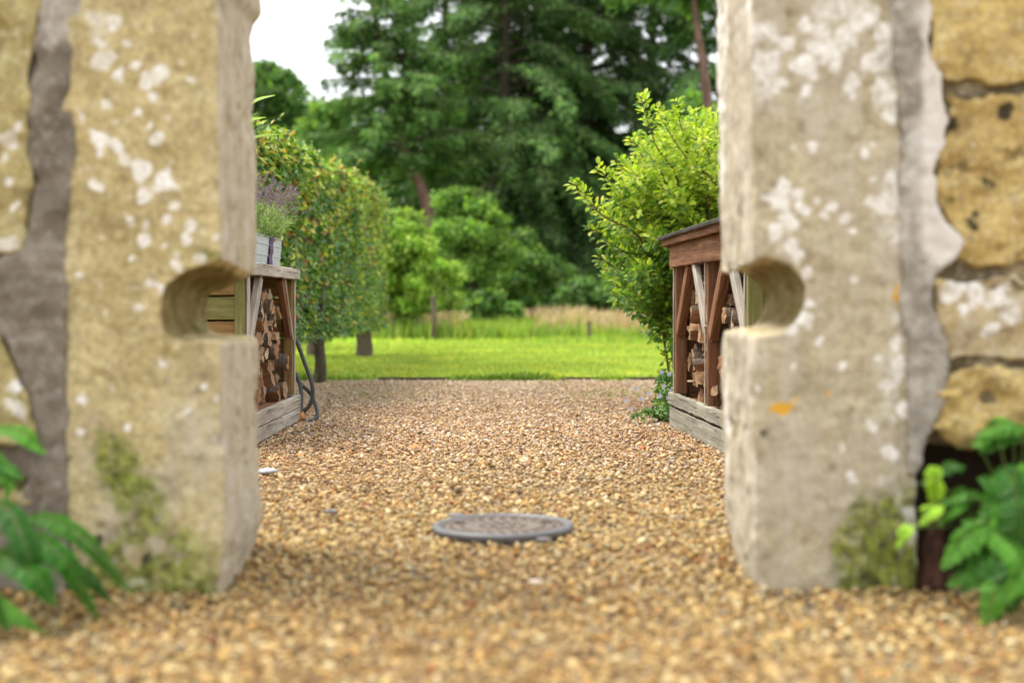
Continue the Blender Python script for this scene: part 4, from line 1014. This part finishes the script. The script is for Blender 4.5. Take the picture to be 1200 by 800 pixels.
# ------------------------------------------------------------------ hose
def hose():
    root = empty('garden_hose', (-1.28, 9.12, 0), 'black rubber hose looped beside the left log store', 'hose')
    d = 9.13
    pts = [W(330, 372, d), W(346, 397, d), W(356, 422, d), W(366, 452, d-.02), W(364, 472, d-.03), W(353, 485, d-.04)]
    V, F = tube(spline(pts, 40), .0135, 10); mk('hose_loop', V, F, M['rubber'], root)
    pts = [W(334, 420, d+.03), W(347, 442, d+.03), W(353, 450, d+.03), W(364, 461, d+.03), W(371, 478, d), W(371, 489, d-.04), W(363, 493, d-.06), W(353, 492, d-.07)]
    V, F = tube(spline(pts, 44), .0135, 10); mk('hose_loop', V, F, M['rubber'], root)
    pts = [W(346, 436, d+.02), W(352, 452, d), W(353, 470, d-.03), W(352, 484, d-.06)]
    V, F = tube(spline(pts, 24), .0135, 10); mk('hose_loop', V, F, M['rubber'], root)
    V, F = tube([W(353, 483, d-.05), W(354, 492, d-.08)], .017, 10); mk('hose_connector', V, F, M['brass'], root)
hose()

# ------------------------------------------------------------------ periwinkle at the corner of the right store
def peri():
    root = empty('periwinkle_plant', (.98, 9.05, 0), 'trailing green plant with small pale violet flowers at the log store corner', 'plant')
    cl = Cloud(); fl = Cloud()
    def run(pts, n, sp, sz):
        c = spline(pts, 20); V, F = tube(c, .0022, 4); cl.add(V, F, np.full((len(V), 3), (.12, .15, .05)))
        t = rng.uniform(0, 1, n); ii = (t*18.99).astype(int); P = c[ii]+rdir(n)*sp*[1, 1, .5]; P[:, 2] = np.maximum(P[:, 2], .012)
        L = rng.uniform(.6, 1.3, n)*sz; cl.leaf(P, norm(rdir(n)+[0, 0, .3]), norm(rdir(n)*.6+[0, -.3, 1]), L, L*.55, pick([(.07, .19, .035), (.13, .28, .05), (.24, .38, .07), (.045, .12, .03)], [2, 2, 1.5, 1], n))
    for k in range(26):
        b = np.array([rng.uniform(.93, 1.05), rng.uniform(8.9, 9.5), 0]); e = W(rng.uniform(768, 796), rng.uniform(428, 462), rng.uniform(8.95, 9.5))
        run([b, (b+e)/2+[0, 0, .04], e], 34, .022, .036)
    for k in range(14):
        b = np.array([.95, 9.0, .01]); px = rng.uniform(738, 780); g_ = W(px, 0, 8.9); e = np.array([(px-600)/FPX*8.9, rng.uniform(8.75, 9.1), rng.uniform(.015, .05)])
        run([b, (b+e)/2+[0, 0, .05], e], 26, .02, .024)
    for (px, py, d_) in ((775, 436, 8.95), (784, 438, 8.9), (791, 439, 8.95), (778, 452, 8.9), (760, 461, 8.85), (773, 464, 8.85), (752, 467, 8.8), (783, 466, 8.9), (788, 468, 8.9), (792, 463, 8.9), (734, 469, 8.9), (739, 479, 8.75), (786, 458, 8.9), (745, 455, 9.0)):
        c = W(px, py, d_); c[2] = max(c[2], .03); V0 = np.repeat(c[None], 5, 0); a = np.arange(5)*2*np.pi/5
        D = np.stack([np.cos(a), np.full(5, -.25), np.sin(a)], 1)
        fl.leaf(V0, D, np.repeat([[0, -1., .3]], 5, 0), .018, .015, np.repeat([[.60, .58, .70]], 5, 0), False)
    cl.build('leaves', M['leaf_gloss'], root); fl.build('flowers', M['petal'], root)
peri()

# ------------------------------------------------------------------ ferns and leafy plant by the wall
def strap(cl, pts, wmax, col, n=30, teeth=.22, droop=.25, side=None, lobes=0, ph=0.):
    """a toothed, slightly folded frond along a curve"""
    c = spline(pts, n); T = norm(np.gradient(c, axis=0)); ref = np.array(side if side is not None else (0, -1, .35), float)
    S = norm(np.cross(T, ref)); up = np.cross(S, T)
    t = np.linspace(0, 1, n); w = 1.3*wmax*(np.sin(np.clip(t*.93+.07, 0, 1)*np.pi)**.55)*(1-.25*t)
    if lobes: w = w*(1-.38*np.abs(np.sin(t*np.pi*lobes+ph))**1.5)
    tooth = 1-teeth*(np.arange(n) % 2); wav = np.sin(t*17+ph)*.22*wmax
    rows = []
    for f, z in ((-1, -droop), (-.55, .10), (0, -.04), (.55, .10), (1, -droop)):
        ww = w*f*(tooth if abs(f) == 1 else 1); rows.append(c+S*ww[:, None]+up*(z*w+(wav*abs(f)))[:, None])
    V = np.stack(rows, 1).reshape(-1, 3); k = 5; i = (np.arange(n-1)*k)
    F = np.concatenate([np.stack([i+j, i+j+1, i+j+k+1, i+j+k], 1) for j in range(4)])
    cc = np.array(col)*np.ones((len(V), 1)); rib = np.tile([1., .9, 1.5, .9, 1.], n)[:, None]; vv = np.repeat(np.where(np.arange(n) % 2, .72, 1.2), 5)[:, None]
    cl.add(V, F, np.clip(cc*rib*vv, 0, 1))

def pinnate(cl, pts, half, col, pairs=24, wd=.017, stem_=.0022):
    c = spline(pts, pairs+8); T = norm(np.gradient(c, axis=0)); V, F = tube(c, np.linspace(stem_, stem_*.4, len(c)), 5); cl.add(V, F, np.full((len(V), 3), (.10, .14, .03)))
    c = c[6:]; T = T[6:]; m = len(c); t = np.linspace(0, 1, m); up0 = np.array([-.1, -.45, 1.]); S = norm(np.cross(T, up0)); U = np.cross(S, T)
    w = half*np.clip(np.sin(np.clip(t*.86+.14, 0, 1)*np.pi), .08, 1)**.6
    for sg in (-1, 1):
        D = norm(sg*S*1.0+T*.42-U*.28+rng.normal(0, .07, (m, 3))); N = norm(U+rng.normal(0, .12, (m, 3)))
        cl.leaf(c, D, N, w*rng.uniform(.88, 1.08, m), wd*(.45+.55*w/half), np.clip(np.array(col)*rng.uniform(.75, 1.3, (m, 1)), 0, 1))

def ferns():
    root = empty('hart_fern', (-1.36, 3.62, 0), 'arching dark green fern fronds at the foot of the left wall', 'fern')
    for (p, w, col) in (
        ([W(-10, 630, 3.66), W(40, 604, 3.5), W(98, 630, 3.40), W(156, 694, 3.42)], .032, (.06, .19, .022)),
        ([W(-10, 655, 3.6), W(30, 628, 3.42), W(76, 655, 3.3), W(114, 722, 3.32)], .036, (.045, .165, .018)),
        ([W(-40, 640, 3.6), W(0, 650, 3.4), W(40, 672, 3.25), W(62, 705, 3.22)], .040, (.045, .165, .018)),
        ([W(-50, 690, 3.5), W(-10, 700, 3.3), W(20, 722, 3.2), W(50, 738, 3.2)], .020, (.10, .27, .04)),
        ([W(-60, 600, 3.7), W(0, 590, 3.45), W(30, 640, 3.3), W(40, 690, 3.3)], .034, (.035, .13, .025)),
        ([W(-80, 640, 3.5), W(-60, 640, 3.3), W(-20, 690, 3.15), W(10, 735, 3.15)], .036, (.05, .18, .03)),
        ([W(10, 660, 3.68), W(50, 650, 3.6), W(100, 672, 3.5), W(132, 706, 3.5)], .024, (.035, .13, .025))):
        cl = Cloud(); pinnate(cl, p, w*1.15, np.array(col)*[.68, .78, .3], 52, .019); cl.build('frond', M['leaf_fern'], root, smooth=True)
    r2 = empty('wall_fern', (-1.4, 3.74, .30), 'small bright fern growing out of the left wall joint', 'fern')
    for (p, w, col) in (
        ([W(-40, 505, 3.76), W(0, 500, 3.66), W(28, 508, 3.6), W(52, 530, 3.6)], .026, (.12, .34, .035)),
        ([W(-40, 515, 3.76), W(-10, 530, 3.66), W(8, 560, 3.62), W(4, 588, 3.62)], .020, (.10, .30, .03)),
        ([W(-40, 540, 3.76), W(-10, 540, 3.66), W(12, 548, 3.62), W(26, 560, 3.62)], .016, (.10, .28, .05)),
        ([W(-60, 500, 3.76), W(-50, 480, 3.66), W(-20, 520, 3.6), W(-10, 590, 3.6)], .024, (.10, .30, .03))):
        cl = Cloud(); pinnate(cl, p, w*1.35, col, 22, .014); cl.build('frond', M['leaf_fern'], r2, smooth=True)
    r3 = empty('hollow_plant', (1.30, 3.72, 0), 'big glossy green leaves spilling from the dark hollow in the right wall', 'plant')
    # stems fan out from the hollow
    base = np.array([1.33, 3.82, .12])
    def lf(px, py, d, ang, L, w, col, curl=.15):
        """leaf whose tip is at px,py; ang = screen direction it points"""
        e = W(px, py, d); dr = np.array([math.cos(R(ang)), -.25, math.sin(R(ang))]); b = e-norm(dr)*L
        cl = Cloud(); m = (b+e)/2+np.array([0, -.02, .12*L+.01]); pinnate(cl, [b-(e-b)*.45, b-(e-b)*.1, m, e], w*1.5, np.array(col)*rng.uniform(.8, 1.25), 11, .030, .002)
        V, F = tube(spline([base, (base+b)/2+[0, -.03, .02], b], 8), .0035, 5); cl.add(V, F, np.full((len(V), 3), (.10, .16, .04)))
        cl.build('leaf', M['leaf_fern'], r3, smooth=True)
    A, B_, Y_ = (.045, .15, .018), (.085, .24, .025), (.28, .46, .045)
    for a in ((1148, 508, 3.6, 185, .13, .030, B_), (1200, 500, 3.6, 20, .12, .030, B_), (1150, 528, 3.62, 200, .10, .026, A), (1092, 548, 3.58, 100, .085, .021, Y_), (1130, 545, 3.62, 25, .10, .022, A),
              (1078, 612, 3.56, 220, .06, .022, Y_), (1050, 640, 3.52, 235, .055, .015, Y_), (1100, 590, 3.6, 185, .14, .026, B_), (1102, 612, 3.6, 215, .09, .018, B_), (1150, 560, 3.6, 140, .13, .036, A),
              (1106, 662, 3.5, 220, .15, .036, B_), (1180, 560, 3.55, 80, .14, .040, B_), (1150, 600, 3.52, 200, .13, .040, A), (1130, 690, 3.48, 230, .12, .032, A), (1112, 684, 3.5, 200, .10, .026, B_),
              (1152, 728, 3.42, 240, .13, .034, B_), (1185, 716, 3.42, 270, .13, .036, A), (1210, 690, 3.4, 300, .14, .038, B_), (1170, 665, 3.46, 250, .14, .042, B_), (1200, 630, 3.46, 280, .16, .044, A),
              (1225, 560, 3.55, 30, .15, .04, A), (1240, 620, 3.5, 340, .15, .04, B_), (1250, 690, 3.45, 330, .15, .04, A), (1140, 640, 3.54, 190, .11, .03, A), (1130, 610, 3.56, 150, .12, .032, B_), (1168, 590, 3.5, 120, .12, .036, B_), (1145, 668, 3.48, 205, .13, .034, B_), (1190, 655, 3.42, 265, .15, .04, A), (1125, 650, 3.52, 215, .12, .032, A), (1178, 700, 3.4, 235, .13, .036, B_), (1198, 588, 3.48, 95, .13, .04, B_), (1160, 636, 3.47, 225, .13, .036, B_), (1212, 545, 3.5, 60, .13, .036, B_), (1160, 690, 3.5, 210, .12, .034, A)):
        lf(*a)
    # reddish stump of old wood and soil in the hollow
    V, F = tube(spline([(1.135, 3.86, -.02), (1.14, 3.86, .10), (1.16, 3.90, .2)], 14), np.linspace(.055, .02, 14)*np.random.default_rng(5).uniform(.8, 1.2, 14), 10)
    tag(mk('tree_stump', V, F, mat_bark('stump_bark', (.03, .017, .012), (.15, .07, .045), 2)), 'rotten red-brown stump in the dark hollow beside the right pier', 'stump')
ferns()

# ------------------------------------------------------------------ small things lying on the gravel
blades(1500, -2.0, 2.2, 11.2, LAWN_Y-.1, .012, .035, .012, [(.20, .30, .07), (.28, .34, .12), (.14, .22, .05)], [2, 1, 1], 'gravel_weeds', 'tiny weeds sprouting in the gravel near the lawn', lambda P: sst(fbm(P, 1.1, 401, 3), .48, .62), 1.2, cat='weeds')
def flat_leaf(name, px, py, L, col, ang, lab, cat):
    d = CAMZ*FPX/(py-PY0); p = W(px, py, d); p[2] = .022
    cl = Cloud(); D = np.array([[math.cos(ang), math.sin(ang), .12]]); cl.leaf(p[None], D, np.array([[.1, -.3, 1.]]), L, L*.62, np.array([col]))
    tag(cl.build(name, M['leaf_gloss']), lab, cat)
flat_leaf('fallen_leaf', 424, 600, .05, (.22, .08, .04), .6, 'curled red-brown leaf on the gravel left of the drain cover', 'leaf')
flat_leaf('fallen_leaf', 478, 529, .07, (.50, .26, .08), 0.1, 'orange fallen leaf on the gravel behind the drain cover', 'leaf')
flat_leaf('fallen_leaf', 758, 540, .05, (.25, .09, .04), 2.2, 'brown leaf on the gravel near the right log store', 'leaf')
def slate(px, py, r, col, lab):
    d = CAMZ*FPX/(py-PY0); p = W(px, py, d); bm = bmesh.new(); bmesh.ops.create_icosphere(bm, subdivisions=2, radius=1)
    V = np.array([v.co[:] for v in bm.verts]); F = np.array([[v.index for v in f.verts] for f in bm.faces]); bm.free()
    V = V*(1+.5*(fbm(V, 1.7, int(px), 3)[:, None]-.5))*[r, r*.75, r*.28]+[p[0], p[1], .016]
    tag(mk('loose_stone', V, F, M['pebble'], col=np.full((len(V), 3), col)), lab, 'stone')
slate(314, 556, .045, (.50, .54, .60), 'pale bluish flat stone beside the left pier')
slate(388, 604, .024, (.20, .20, .23), 'dark grey stone on the gravel left of the drain cover')
slate(536, 609, .03, (.22, .20, .22), 'dark flat stone touching the far edge of the drain cover')
slate(637, 638, .028, (.17, .15, .15), 'dark pebble against the near edge of the drain cover')
slate(628, 688, .022, (.70, .60, .46), 'small pale stone in front of the drain cover')
